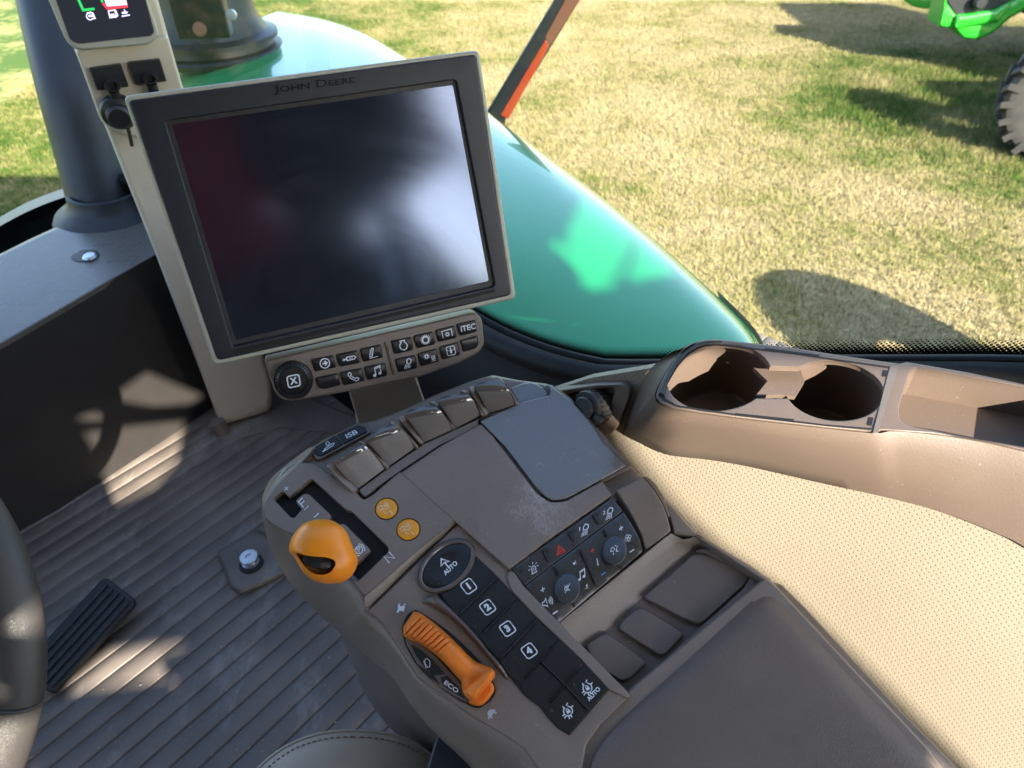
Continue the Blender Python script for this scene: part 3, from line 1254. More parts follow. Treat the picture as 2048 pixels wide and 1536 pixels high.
def glass_mat():
    m = D.materials.new('window_glass')
    m.use_nodes = True
    N, L = m.node_tree.nodes, m.node_tree.links
    N.clear()
    out = N.new('ShaderNodeOutputMaterial')
    tr = N.new('ShaderNodeBsdfTransparent')
    tr.inputs[0].default_value = (.93, .97, .95, 1)
    gl = N.new('ShaderNodeBsdfGlossy')
    gl.inputs['Roughness'].default_value = .0
    gm = N.new('ShaderNodeNewGeometry')
    dt = N.new('ShaderNodeVectorMath')
    dt.operation = 'DOT_PRODUCT'
    L.new(gm.outputs['Normal'], dt.inputs[0])
    L.new(gm.outputs['Incoming'], dt.inputs[1])
    ab_ = N.new('ShaderNodeMath')
    ab_.operation = 'ABSOLUTE'
    L.new(dt.outputs['Value'], ab_.inputs[0])
    om = N.new('ShaderNodeMath')
    om.operation = 'SUBTRACT'
    om.inputs[0].default_value = 1
    L.new(ab_.outputs[0], om.inputs[1])
    pw = N.new('ShaderNodeMath')
    pw.operation = 'POWER'
    pw.inputs[1].default_value = 5
    L.new(om.outputs[0], pw.inputs[0])
    fm = N.new('ShaderNodeMath')
    fm.operation = 'MULTIPLY_ADD'
    fm.inputs[1].default_value = .7
    fm.inputs[2].default_value = .03
    L.new(pw.outputs[0], fm.inputs[0])
    mix = N.new('ShaderNodeMixShader')
    L.new(fm.outputs[0], mix.inputs[0])
    L.new(tr.outputs[0], mix.inputs[1])
    L.new(gl.outputs[0], mix.inputs[2])
    bl = N.new('ShaderNodeBsdfDiffuse')
    bl.inputs[0].default_value = (.006, .006, .006, 1)
    uv = N.new('ShaderNodeUVMap')
    sx = N.new('ShaderNodeSeparateXYZ')
    L.new(uv.outputs[0], sx.inputs[0])
    ds = []
    for off in ((0, 0, 0), (.5, .5, 0)):
        sc = N.new('ShaderNodeVectorMath')
        sc.operation = 'MULTIPLY_ADD'
        sc.inputs[1].default_value = (1 / .0042, 1 / .0042, 0)
        sc.inputs[2].default_value = off
        L.new(uv.outputs[0], sc.inputs[0])
        f2 = N.new('ShaderNodeVectorMath')
        f2.operation = 'FRACTION'
        L.new(sc.outputs[0], f2.inputs[0])
        dd = N.new('ShaderNodeVectorMath')
        dd.operation = 'DISTANCE'
        dd.inputs[1].default_value = (.5, .5, 0)
        L.new(f2.outputs[0], dd.inputs[0])
        ds.append(dd.outputs['Value'])
    mn = N.new('ShaderNodeMath')
    mn.operation = 'MINIMUM'
    L.new(ds[0], mn.inputs[0])
    L.new(ds[1], mn.inputs[1])
    # dot radius shrinks upwards
    rr = N.new('ShaderNodeMapRange')
    rr.inputs[1].default_value = .0
    rr.inputs[2].default_value = .018
    rr.inputs[3].default_value = .52
    rr.inputs[4].default_value = .10
    L.new(sx.outputs[1], rr.inputs[0])
    lt = N.new('ShaderNodeMath')
    lt.operation = 'LESS_THAN'
    L.new(mn.outputs[0], lt.inputs[0])
    L.new(rr.outputs[0], lt.inputs[1])
    top = N.new('ShaderNodeMath')
    top.operation = 'LESS_THAN'
    top.inputs[1].default_value = .0185
    L.new(sx.outputs[1], top.inputs[0])
    an = N.new('ShaderNodeMath')
    an.operation = 'MULTIPLY'
    L.new(lt.outputs[0], an.inputs[0])
    L.new(top.outputs[0], an.inputs[1])
    mix2 = N.new('ShaderNodeMixShader')
    L.new(an.outputs[0], mix2.inputs[0])
    L.new(mix.outputs[0], mix2.inputs[1])
    L.new(bl.outputs[0], mix2.inputs[2])
    L.new(mix2.outputs[0], out.inputs[0])
    return m


zs = (0, .03, .3, .75)
V, F, UV = [], [], []
s = 0
for i, p in enumerate(GP):
    if i:
        s += (GP[i] - GP[i - 1]).length
    z0 = glass_z(p.x)
    for k in zs:
        V.append((p.x, p.y, z0 + k))
        UV.append((s, k))
for i in range(len(GP) - 1):
    for j in range(3):
        F.append((i * 4 + j, (i + 1) * 4 + j, (i + 1) * 4 + j + 1, i * 4 + j + 1))
gl = obj('window_glass', V, F, glass_mat(), None, recalc=False, fin=False)
lay = gl.data.uv_layers.new(name='UVMap')
for lp in gl.data.loops:
    lay.data[lp.index].uv = UV[lp.vertex_index]
for p in gl.data.polygons:
    p.use_smooth = True
tag(gl, 'clear curved cab window with a dotted black border along its lower edge', 'window', kind='thing')
mseal = pmat('window_seal', (.010, .010, .011), .6, .2, 300, var=.2, vscale=40, spec=.25)
sl_path = [Vector((p.x, p.y, glass_z(p.x) - .012)) + Vector((-.012, -.018, 0)) for p in GP]
o = tube('window_seal', sl_path, .014, mseal, None, 14)
tag(o, 'black rubber seal under the curved cab window', 'seal')
# black trim wall between seal and floor
mtrim = pmat('black_trim', (.004, .004, .0045), .6, .15, 300, spec=.2)
tp = [Vector((p.x, p.y, glass_z(p.x) - .006)) + Vector((.006, .01, 0)) for p in GP if p.x < .5]
o = loft('front_trim', [tp, [Vector((p.x, p.y, 1.9)) for p in tp]], mtrim, None)
m_ = o.modifiers.new('t', 'SOLIDIFY')
m_.thickness = .012
tag(o, kind='thing', label='black trim wall under the front window behind the console', cat='trim')

# triangular bezel with a power plug behind the console
tb = thing('plug_bezel', 'triangular brown bezel set in the perforated lining behind the console', 'bezel', WALL.at(1200, 810))
outer = rp(c8([(-40, 412), (25, 388), (200, 362), (318, 357, 14), (352, 388, 12), (345, 424, 8), (300, 542, 14), (250, 592, 16), (200, 592), (60, 600)]), 3)
inner_ = rp(c8([(30, 440), (100, 402), (268, 378, 5), (282, 392, 4), (232, 520, 8), (200, 545), (100, 570)]), 2)
panel('frame', outer, M['sill'], tb, WALL, .012, thick=.014, holes=[inner_], edge=3.5, drop=.004, hole_thick=.028)
panel('recess', inset(clean(inner_), -6), M['brown_dark'], tb, WALL, -.012, thick=.002, edge=0)
pk = WALL.at(*c15([(760, 480)])[0], .012)
pa = (WALL.n + Vector((-.55, .05, .25))).normalized()
pg = thing('power_plug', 'ribbed black power outlet cap in the triangular bezel', 'plug', pk)
prof = [(.0001, .018), (.010, .018), (.0112, .016), (.0112, .013), (.0155, .013), (.0165, .0105), (.0165, -.006), (.012, -.008), (.012, -.03)]
lathe('cap', prof, pk, pa, M['rubber'], pg, 40)
xx = pa.cross(Vector((0, 0, 1))).normalized()
yy = pa.cross(xx)
for k in range(22):
    a_ = 2 * math.pi * k / 22
    d_ = xx * math.cos(a_) + yy * math.sin(a_)
    e_ = pa.cross(d_)
    boxm('rib', pk + d_ * .0168 + pa * .002, d_ * .0007, e_ * .0012, pa * .0075, M['rubber'], pg)
boxm('tab', pk + xx * -.017 + pa * .012, xx * .004, yy * .003, pa * .004, M['rubber'], pg, .0008)
# ------------------------------------------------------------------ beige corner post with its display
post = thing('display_post', 'beige corner post carrying the small lit gauge display and sockets', 'display post', FLOOR.at(490, 845))
body_px = [(20, -260), (240, -260), (300, -40), (316, 0), (335, 68), (364, 169), (432, 360), (540, 760), (545, 800, 10), (540, 822, 14), (442, 850, 16), (436, 838), (407, 760), (308, 500), (215, 265), (149, 100), (60, -140)]
panel('body', rp(body_px, 3), M['beige'], post, POST, 0, thick=.09, edge=9, drop=.012)
tube('foot', [POST.at(u, v, .004) for u, v in cr([(432, 842), (455, 872), (500, 872), (560, 840)], 5)], .016, mf, post, 12)
panel('socket_plate', rp([(150, 100, 8), (335, 70, 8), (364, 172, 8), (396, 262, 6), (292, 278, 10), (238, 268, 16), (203, 246, 18)], 4), M['beige'], post, POST, .012, thick=.012, edge=5, drop=.006)
dp = [(-60, -330, 20), (205, -330, 20), (295, 0, 6), (319, 68, 22), (300, 89, 14), (152, 101, 18), (132, 82, 14), (97, 0, 6)]
panel('display_frame', rp(dp, 5), M['beige_grey'], post, POST, .040, thick=.035, edge=4, drop=.005)
mscr = pmat('display_glass', (.004, .004, .005), .12, emit=(.01, .012, .016), estr=.6)
panel('display_screen', rp([(-30, -315, 12), (190, -315, 12), (292, 0, 4), (309, 64, 12), (302, 72, 8), (156, 88, 12), (140, 80, 10), (112, 0, 4)], 4), mscr, post, POST, .0415, thick=.003, edge=2, drop=.001)
memw = pmat('lit_lilac', (.3, .28, .4), .4, emit=(.62, .55, .95), estr=.55)
memg = pmat('lit_green', (.0, .25, .05), .4, emit=(.02, .42, .08), estr=.5)
memr = pmat('lit_red', (.4, .02, .02), .4, emit=(.62, .03, .04), estr=.6)
PX = ((1, 0), (0, -1))


def c11l(pts):
    return [(p[0], -p[1]) for p in c11(pts)]


def flat(name, parent, pl, pts_list, mat, h):
    return symbol(name, parent, pl, (0, 0), (1, 0), (0, -1), pts_list, mat, h)


HD = .0425
flat('gauge_bracket', post, POST, [('l', c11l([(300, -180), (365, 0), (425, 130), (570, 112)]), 5.0)], memg, HD)
flat('gauge_bracket', post, POST, [('l', c11l([(640, -60), (672, 30)]), 4.5)], memg, HD)
flat('fuel_line', post, POST, [('l', c11l([(678, 40), (735, 105), (995, 80)]), 5.0)], memr, HD)
flat('fuel_bar', post, POST, [('f', c11l([(640, -160), (930, -180), (990, 62), (728, 84)]))], memw, HD)
flat('symbol', post, POST, [('l', c11l(circ(515, 205, 48, 16)), 2.2, True), ('f', c11l([(490, 190), (540, 186), (545, 215), (495, 220)])), ('f', c11l([(545, 155), (590, 240), (560, 245), (540, 180)])), ('f', c11l([(470, 160), (520, 150), (525, 172), (475, 178)]))], memw, HD)
flat('symbol', post, POST, [('l', c11l([(748, 140), (830, 128), (850, 215), (768, 226)]), 2.4, True), ('f', c11l([(770, 180), (820, 172), (832, 210), (780, 218)])), ('l', c11l([(838, 130), (868, 200), (850, 215)]), 2.2)], memw, HD)
flat('symbol', post, POST, [('f', c11l([(945, 110), (975, 150), (1000, 148), (985, 175), (925, 180), (915, 155), (950, 150)])), ('l', c11l([(918, 208), (1022, 192)]), 2.4)], memw, HD)
for quad, lump in (([(497, 880), (910, 820), (1010, 1110), (605, 1160)], (800, 1100, 105)), ([(1003, 802), (1410, 760), (1495, 1040), (1100, 1090)], (1285, 1010, 95))):
    s_ = panel('socket', rp(c11(quad), 3), M['black'], post, POST, .022, thick=.012, edge=2, drop=.002)
    u, v = c11([(lump[0], lump[1])])[0]
    rows = []
    for hh, k in ((.02, 1.05), (.032, 1.02), (.038, .92), (.038, .7), (.030, .62), (.030, .05)):
        rows.append([POST.at(a, b, hh) for a, b in ell(u, v, lump[2] / 6.4 * k, lump[2] / 6.4 * .78 * k, -10, 24)])
    loft('cover', rows, M['black'], s_, closed=True, sharp=60)
    tube('strap', [POST.at(u + 2, v + 10, .03), POST.at(u + 6, v + 22, .028), POST.at(u + 9, v + 34, .02)], .008, M['black'], s_, 8)
kb = POST.at(238, 222, .02)
kk_ = thing('key_cap', 'round black socket cap hanging at the edge of the large monitor', 'socket cap', kb)
lathe('cap', [(.0001, .028), (.015, .028), (.019, .024), (.019, .015), (.025, .012), (.027, .008), (.027, 0), (.025, -.008)], kb, POST.n + Vector((-.1, 0, -.12)), M['black'], kk_, 36)
tube('cord', [POST.at(252, 244, .03), POST.at(259, 268, .03), POST.at(264, 292, .03)], .003, M['black'], kk_, 8)

# ------------------------------------------------------------------ large monitor
mon = thing('touch_monitor', 'large black touchscreen monitor with light rim and key strip below', 'monitor', MON.at(650, 660, -.02))
RIM = rp([(247, 192, 14), (957, 100, 12), (1032, 597, 12), (428, 731, 14)], 10)
FRONT = rp([(257, 201, 9), (951, 109, 8), (1022, 590, 8), (435, 721, 9)], 8)
HOLE = rp([(331, 242, 6), (912, 159, 10), (990, 573, 8), (466, 693, 6)], 6)
panel('rim', RIM, M['beige_grey'], mon, MON, -.0015, thick=.030, edge=3, drop=.002, holes=[inset(clean(FRONT), 2.0)], hole_thick=.004)
panel('bezel', FRONT, M['bezel'], mon, MON, 0, thick=.02, edge=3, drop=.0014, holes=[HOLE], hole_thick=.0065)


def screen_mat():
    m = pmat('screen_glass', (.006, .007, .010), .12, coat=.35)
    m.node_tree.nodes['Principled BSDF'].inputs['IOR'].default_value = 2.1
    m.node_tree.nodes['Principled BSDF'].inputs['Coat Roughness'].default_value = .12
    N, L = m.node_tree.nodes, m.node_tree.links
    b = N['Principled BSDF']
    b.inputs['Specular Tint'].default_value = (.50, .66, 1, 1)
    uv = N.new('ShaderNodeUVMap')
    # wiping arcs: noise stretched along circles
    ce = N.new('ShaderNodeVectorMath')
    ce.operation = 'SUBTRACT'
    ce.inputs[1].default_value = (.50, .15, 0)
    L.new(uv.outputs[0], ce.inputs[0])
    ln = N.new('ShaderNodeVectorMath')
    ln.operation = 'LENGTH'
    L.new(ce.outputs[0], ln.inputs[0])
    sp_ = N.new('ShaderNodeSeparateXYZ')
    L.new(ce.outputs[0], sp_.inputs[0])
    an = N.new('ShaderNodeMath')
    an.operation = 'ARCTAN2'
    L.new(sp_.outputs[1], an.inputs[0])
    L.new(sp_.outputs[0], an.inputs[1])
    cb = N.new('ShaderNodeCombineXYZ')
    m1 = N.new('ShaderNodeMath')
    m1.operation = 'MULTIPLY'
    m1.inputs[1].default_value = 95
    L.new(ln.outputs['Value'], m1.inputs[0])
    L.new(m1.outputs[0], cb.inputs[0])
    m2 = N.new('ShaderNodeMath')
    m2.operation = 'MULTIPLY'
    m2.inputs[1].default_value = 1.3
    L.new(an.outputs[0], m2.inputs[0])
    L.new(m2.outputs[0], cb.inputs[1])
    n = N.new('ShaderNodeTexNoise')
    n.inputs['Scale'].default_value = 1.0
    n.inputs['Detail'].default_value = 5
    L.new(cb.outputs[0], n.inputs['Vector'])
    nb = N.new('ShaderNodeTexNoise')
    nb.inputs['Scale'].default_value = 3.5
    nb.inputs['Detail'].default_value = 4
    L.new(uv.outputs[0], nb.inputs['Vector'])
    mu = N.new('ShaderNodeMath')
    mu.operation = 'MULTIPLY'
    L.new(n.outputs[0], mu.inputs[0])
    L.new(nb.outputs[0], mu.inputs[1])
    r = N.new('ShaderNodeMapRange')
    r.inputs[1].default_value = .1
    r.inputs[2].default_value = .45
    r.inputs[3].default_value = .11
    r.inputs[4].default_value = .165
    L.new(mu.outputs[0], r.inputs[0])
    L.new(r.outputs[0], b.inputs['Roughness'])
    # greasy haze and dust specks
    sp2 = N.new('ShaderNodeTexNoise')
    sp2.inputs['Scale'].default_value = 150
    sp2.inputs['Detail'].default_value = 2
    L.new(uv.outputs[0], sp2.inputs['Vector'])
    r2 = N.new('ShaderNodeMapRange')
    r2.inputs[1].default_value = .74
    r2.inputs[2].default_value = .80
    r2.inputs[3].default_value = 0
    r2.inputs[4].default_value = .16
    L.new(sp2.outputs[0], r2.inputs[0])
    r3 = N.new('ShaderNodeMapRange')
    r3.inputs[1].default_value = .2
    r3.inputs[2].default_value = .45
    r3.inputs[3].default_value = .0
    r3.inputs[4].default_value = .022
    L.new(mu.outputs[0], r3.inputs[0])
    ad = N.new('ShaderNodeMath')
    L.new(r2.outputs[0], ad.inputs[0])
    L.new(r3.outputs[0], ad.inputs[1])
    mx = N.new('ShaderNodeMix')
    mx.data_type = 'RGBA'
    mx.inputs[6].default_value = (.008, .009, .013, 1)
    mx.inputs[7].default_value = (.42, .38, .36, 1)
    L.new(ad.outputs[0], mx.inputs[0])
    L.new(mx.outputs[2], b.inputs['Base Color'])
    return m


GLASS = [(324, 236), (917, 153), (996, 578), (460, 699)]
g_ = panel('screen', GLASS, screen_mat(), mon, MON, -.0045, thick=.003, edge=0)
uv = g_.data.uv_layers.new(name='UVMap')
o_, xa, ya = MON.at(460, 699, -.0045), MON.at(996, 578, -.0045), MON.at(324, 236, -.0045)
xa, ya = xa - o_, ya - o_
for lp in g_.data.loops:
    p = g_.data.vertices[lp.vertex_index].co + root_of(g_).location - o_
    uv.data[lp.index].uv = (p.dot(xa) / xa.length_squared, p.dot(ya) / ya.length_squared)
panel('groove', c14([(700, 0), (700, 0)])[:0] or [(466, 701), (989, 578), (991, 584), (469, 708)], M['hole'], mon, MON, .0006, thick=.001, edge=0)
inn = [(343, 249), (906, 170), (978, 562), (471, 680)]
ml_ = pmat('screen_gasket', (.030, .030, .034), .5, .2, 600, var=.2, vscale=60)
panel('gasket', HOLE, ml_, mon, MON, lambda u, v: -.0040, thick=.0005, edge=0, holes=[rp(inn, 4)])
symbol('lettering', mon, MON, (631, 168), (11.3, -1.35), (1.6, 9.6), [], M['hole'], .001) if False else None
symbol('lettering', mon, MON, (631, 169), (11.6, -1.45), (-1.2, -10.2), [('t', 'John Deere', 0, 0, 1.1, 1.42, True, .006)], pmat('embossed_letters', (.010, .011, .013), .22), .0005)

# key strip
KP = .0
ks = rp(c14([(38, 432, 6), (1838, 18, 12), (1892, 72, 8), (1912, 285, 10), (1880, 352, 8), (1700, 450, 10), (1400, 562, 10), (700, 702, 20), (262, 777, 20), (178, 755, 12), (130, 700, 10), (62, 520, 8)]), 8)
panel('key_strip', ks, M['brown'], mon, MON, -.010, thick=.016, edge=4, drop=.003)
fl = rp(c14([(340, 420), (1040, 265, 4), (1110, 560, 8), (1100, 590, 6), (420, 720, 4)]), 3)
keys = [
    ([(435, 420), (625, 385), (650, 490), (470, 525)], 'goto'),
    ([(645, 378), (830, 340), (855, 450), (680, 487)], 'cylinder'),
    ([(850, 330), (1030, 292), (1050, 405), (880, 443)], 'hitch'),
    ([(470, 577), (665, 537), (690, 640), (540, 678, 7), (497, 655, 5)], None),
    ([(680, 530), (870, 492), (893, 605), (712, 645)], 'phone'),
    ([(888, 485), (1068, 448), (1088, 560), (915, 600)], 'note'),
    ([(1115, 262), (1287, 228), (1310, 340), (1148, 378)], 'engine'),
    ([(1308, 220), (1475, 180), (1497, 290), (1338, 328)], 'gear'),
    ([(1495, 170), (1660, 130), (1680, 235), (1525, 275)], 'pto'),
    ([(1675, 120), (1840, 82), (1852, 185), (1705, 222)], 'itec'),
    ([(1150, 418), (1325, 380), (1345, 495), (1180, 535)], 'lamp'),
    ([(1342, 370), (1508, 325), (1530, 440), (1370, 482)], 'climate'),
    ([(1528, 315), (1690, 270), (1710, 380), (1555, 425)], 'seat'),
    ([(1708, 260), (1860, 215), (1866, 300, 6), (1835, 332, 5), (1735, 360)], None),
]
lampray = [('l', [(-.75, -.95), (-.35, -.1)], .16), ('l', [(-.42, -.95), (-.10, -.2)], .16), ('l', [(-.08, -.95), (.15, -.3)], .16), ('l', [(.26, -.95), (.38, -.4)], .16)]
ICON = {
    'goto': [('l', circ(0, 0, .88, 24), .2, True), ('f', [(-.5, .14), (.0, .14), (-.12, .42), (.12, .5), (.58, 0), (.12, -.5), (-.12, -.42), (0, -.14), (-.5, -.14)])],
    'cylinder': [('l', circ(-1.15, -.06, .17, 12), .16, True), ('l', [(-.95, -.02), (-.5, 0)], .3), ('l', [(-.5, .33), (1.0, .33), (1.4, 0), (1.0, -.33), (-.5, -.33)], .22, True), ('l', [(-.05, 0), (.75, 0)], .12)],
    'hitch': [('l', [(-.72, -.62), (-.4, .5), (.02, 1.0), (.3, .9), (.25, .6), (-.22, -.6), (-.45, -.75)], .18, True), ('l', [(-.85, -1.0), (.95, -.88)], .14), ('l', [(-.42, -.4), (.0, .7)], .1)],
    'phone': [('l', [(-.85, .85), (-.55, .95), (-.3, .5), (-.5, .3), (.25, -.45), (.5, -.3), (.95, -.55), (.8, -.9), (.3, -.95), (-.6, -.2), (-.95, .5)], .17, True)],
    'note': [('l', [(-.35, -.7), (-.35, .75), (.75, 1.0), (.75, -.45)], .19), ('f', circ(-.58, -.72, .3, 14)), ('f', circ(.5, -.48, .3, 14)), ('l', [(-.35, .5), (.75, .75)], .12)],
    'engine': [('l', [(-.32, .62), (-.52, .95), (.4, .95), (.3, .62), (.62, .3), (.75, -.15), (.5, -.7), (0, -.92), (-.5, -.7), (-.75, -.15), (-.62, .3)], .2, True)],
    'gear': [('l', circ(0, 0, .6, 24), .26, True)] + [('l', [(.66 * math.cos(a), .66 * math.sin(a)), (.98 * math.cos(a), .98 * math.sin(a))], .15) for a in [2 * math.pi * k / 16 for k in range(16)]],
    'pto': [('l', [(-1.0, -.75), (-1.05, .7), (1.0, .8), (.95, -.65)], .15), ('l', circ(-.02, -.15, .26, 14), .17, True)] + [('l', [(-.02 + .32 * math.cos(a), -.15 + .32 * math.sin(a)), (-.02 + .52 * math.cos(a), -.15 + .52 * math.sin(a))], .14) for a in [2 * math.pi * k / 8 for k in range(8)]],
    'itec': [('t', 'iTEC', 0, 0, .62, 1.0, False, .02)],
    'lamp': [('l', [(-.1, .1), (.05, .75), (.5, .95), (.85, .6), (.7, .1), (.3, -.2)], .18, True)] + lampray,
    'climate': [('l', circ(-.55, .3, .3, 12), .16, True)] + [('l', [(-.55 + .36 * math.cos(a), .3 + .36 * math.sin(a)), (-.55 + .62 * math.cos(a), .3 + .62 * math.sin(a))], .13) for a in [2 * math.pi * k / 8 for k in range(8)]] + [('l', [(.45 + k * .28, -.7), (.52 + k * .28, -.4), (.42 + k * .28, -.1), (.5 + k * .28, .2)], .13) for k in range(3)] + [('l', [(.3, -.88), (1.2, -.88)], .12)],
    'seat': [('l', rp([(-.85, -.9, .35), (.85, -.9, .35), (.85, .9, .35), (-.85, .9, .35)], .3), .16, True), ('f', circ(0, .5, .15, 10)), ('f', [(-.5, 0), (0, .32), (.5, 0), (.22, 0), (.22, -.55), (-.22, -.55), (-.22, 0)]), ('l', [(-.85, .2), (-.55, .2)], .14), ('l', [(.85, .2), (.55, .2)], .14)],
}
KS = {'goto': 10.5, 'cylinder': 9.5, 'hitch': 9.5, 'phone': 10, 'note': 10, 'engine': 10, 'gear': 10, 'pto': 9.5, 'itec': 10, 'lamp': 10, 'climate': 9.5, 'seat': 9.5}
for q, ic in keys:
    p = c14(q)
    cu = sum(a[0] for a in p[:4]) / 4
    cv = sum(a[1] for a in p[:4]) / 4

    def kh(u, v, cu=cu, cv=cv):
        d = abs((v - cv) + (u - cu) * .2) / 15
        return -.0072 - .0016 * d * d
    k_ = panel('key', rp(p, 4), M['key_black'], mon, MON, kh, thick=.004, edge=1.6, drop=.0012, grid=7, sharp=70)
    if ic:
        s_ = KS[ic]
        symbol('symbol', k_, MON, (cu + 2, cv), (s_, -s_ * .22), (-s_ * .2, -s_), ICON[ic], M['print'], lambda u, v: kh(u, v) + .0004)
dv = rp(c14([(1058, 275, 4), (1078, 268, 4), (1152, 552, 4), (1132, 560, 4)]), 4)
panel('divider', dv, M['brown_gloss'], mon, MON, -.0085, thick=.003, edge=2, drop=.0014)
# rotary knob
ku, kv = c14([(285, 598)])[0]
krows = []
for hh, k, tooth in ((-.010, 37.0, 0), (-.008, 36.5, 0), (-.0075, 34.5, 1), (.001, 33.6, 1), (.0025, 31.5, 0), (.0032, 28.6, 0), (.0026, 27.6, 0), (.0030, 26.5, 0), (.0034, 1, 0)):
    row = []
    n_ = 144
    for i in range(n_):
        a = 2 * math.pi * i / n_
        rr = k * (1 + (.028 * (1 if (i // 2) % 2 else -1) if tooth else 0))
        row.append(MON.at(ku + rr * math.cos(a), kv + rr * math.sin(a) * .985, hh))
    krows.append(row)
kn = loft('rotary_knob', krows, M['key_black'], mon, closed=True, sharp=30)
krow2 = [[MON.at(u, v, hh) for u, v in ell(ku, kv, r_, r_ * .985, 0, 48)] for r_, hh in ((40.5, -.0097), (39, -.0086), (37.3, -.0096))]
loft('knob_collar', krow2, M['brown_gloss'], mon, closed=True)
symbol('symbol', kn, MON, (ku + .5, kv + 2), (14, -3), (-2.4, -13.2), [('l', rp([(-.85, -.85, .4), (.85, -.85, .4), (.85, .85, .4), (-.85, .85, .4)], .4), .2, True), ('t', 'X', 0, 0, .55, .95, False, .05)], M['print'], .0044)

# stalk that carries the monitor
arm_px = c4([(640, 520), (1070, 480), (1108, 575), (1135, 580), (1195, 775), (1240, 980), (760, 1060), (742, 912), (672, 690)])
panel('support_arm', rp(arm_px, 3), M['brown'], mon, MON, -.035, thick=.035, edge=4, drop=.004)
panel('arm_edge', c4([(1108, 560), (1120, 556), (1200, 775), (1245, 975), (1230, 978), (1186, 778)]), M['beige'], mon, MON, -.0345, thick=.02, edge=1)

# ------------------------------------------------------------------ steering wheel
TR = .0185
dW = .50
wc = dep(-498, 1318, dW)
wn = -Vector((0, _cp, -_sp))
wx = Vector((1, 0, 0))
wy = Vector((0, _sp, _cp))
RW = (dep(34, 1318, dW) - wc).length
wheel = thing('steering_wheel', 'dark leather steering wheel rim at the edge beside the pedal', 'steering wheel', wc)
path = [wc + (wx * math.cos(2 * math.pi * k / 120) + wy * math.sin(2 * math.pi * k / 120)) * RW for k in range(120)]
rows = []
for i, p in enumerate(path):
    d = (p - wc).normalized()
    row = []
    for k in range(24):
        a = 2 * math.pi * k / 24
        rr = TR * (1 + .05 * math.cos(3 * a + .6))
        row.append(p + d * math.cos(a) * rr + wn * math.sin(a) * rr * .92)
    rows.append(row)
rows.append(rows[0])
loft('rim', rows, M['wheel_leather'], wheel, closed=True, sub=1)
best = min(range(120), key=lambda i: abs(px(path[i])[1] - 1388) + (0 if px(path[i])[0] > -200 else 1e4))
p = path[best]
d = (p - wc).normalized()
ring = [p + d * math.cos(2 * math.pi * k / 32) * TR * 1.03 + wn * math.sin(2 * math.pi * k / 32) * TR * .96 for k in range(32)]
tube('seam', ring, .0012, M['wheel_leather'], wheel, 8, closed=True)
for sg in (0, 1):
    tube('spoke', [wc + wx * (-.02 + .0 * sg) + wn * -.05, wc + wx * -RW * .5 + wy * RW * (.3 - .6 * sg) + wn * -.03, wc + wx * -RW * .92 + wy * RW * (.38 - .76 * sg)], .014, M['black'], wheel, 12)
lathe('hub', [(.0001, .0), (.06, -.004), (.075, -.02), (.07, -.06), (.03, -.10), (.03, -.13)], wc + wn * -.02, wn, M['black'], wheel, 40)

# ------------------------------------------------------------------ pedal, floor bolt
ped = thing('foot_pedal', 'black ribbed foot pedal on the floor beside the steering wheel', 'pedal', FLOOR.at(190, 1290))
PED = Pl(FLOOR.at(190, 1270, .035), (.16, -.20, .95))
T3 = T(0, 1000, 2.8657)
pq = T3([(600, 437, 12), (790, 578, 14), (300, 1112, 12), (110, 972, 12)])
panel('pad', rp(pq, 10), M['rubber'], ped, PED, 0, thick=.010, edge=3, drop=.003)
q = [Vector(a[:2]) for a in pq]
for k in range(5):
    t0, t1 = .10 + k * .17, .10 + k * .17 + .10
    a = q[0].lerp(q[1], t0).lerp(q[3].lerp(q[2], t0), .04)
    b = q[0].lerp(q[1], t1).lerp(q[3].lerp(q[2], t1), .04)
    c = q[3].lerp(q[2], t1).lerp(q[0].lerp(q[1], t1), .04)
    d = q[3].lerp(q[2], t0).lerp(q[0].lerp(q[1], t0), .04)
    panel('rib', rp([tuple(a), tuple(b), tuple(c), tuple(d)], 2), M['rubber'], ped, PED, .004, thick=.0045, edge=1, drop=.0012)
pc = FLOOR.at(110, 1260, .02)
boxm('pedal_arm', FLOOR.at(150, 1275, .012), (.02, 0, 0), (0, .03, 0), (0, 0, .012), M['black'], ped, .004)
fb = thing('floor_anchor', 'raised floor boss with a zinc bolt beside the console', 'floor bolt', FLOOR.at(503, 1130))
bp_ = T3([(1235, 300, 14), (1470, 160, 14), (1620, 250, 10), (1640, 420, 10), (1385, 540, 12), (1330, 520, 12)])
panel('boss', rp(bp_, 8), mf, fb, FLOOR, .016, thick=.02, edge=9, drop=.014)
bo = FLOOR.at(503, 1128, .016)
lathe('grommet', [(.022, 0), (.021, .005), (.012, .006)], bo, (0, 0, 1), M['rubber'], fb, 32)
lathe('bolt', [(.0155, .004), (.0155, .009), (.0125, .010), (.0125, .017), (.0165, .018), (.0165, .022), (.0155, .023), (.006, .0232), (.0055, .0205), (.0001, .0205)], bo, (0, 0, 1), M['steel'], fb, 40)

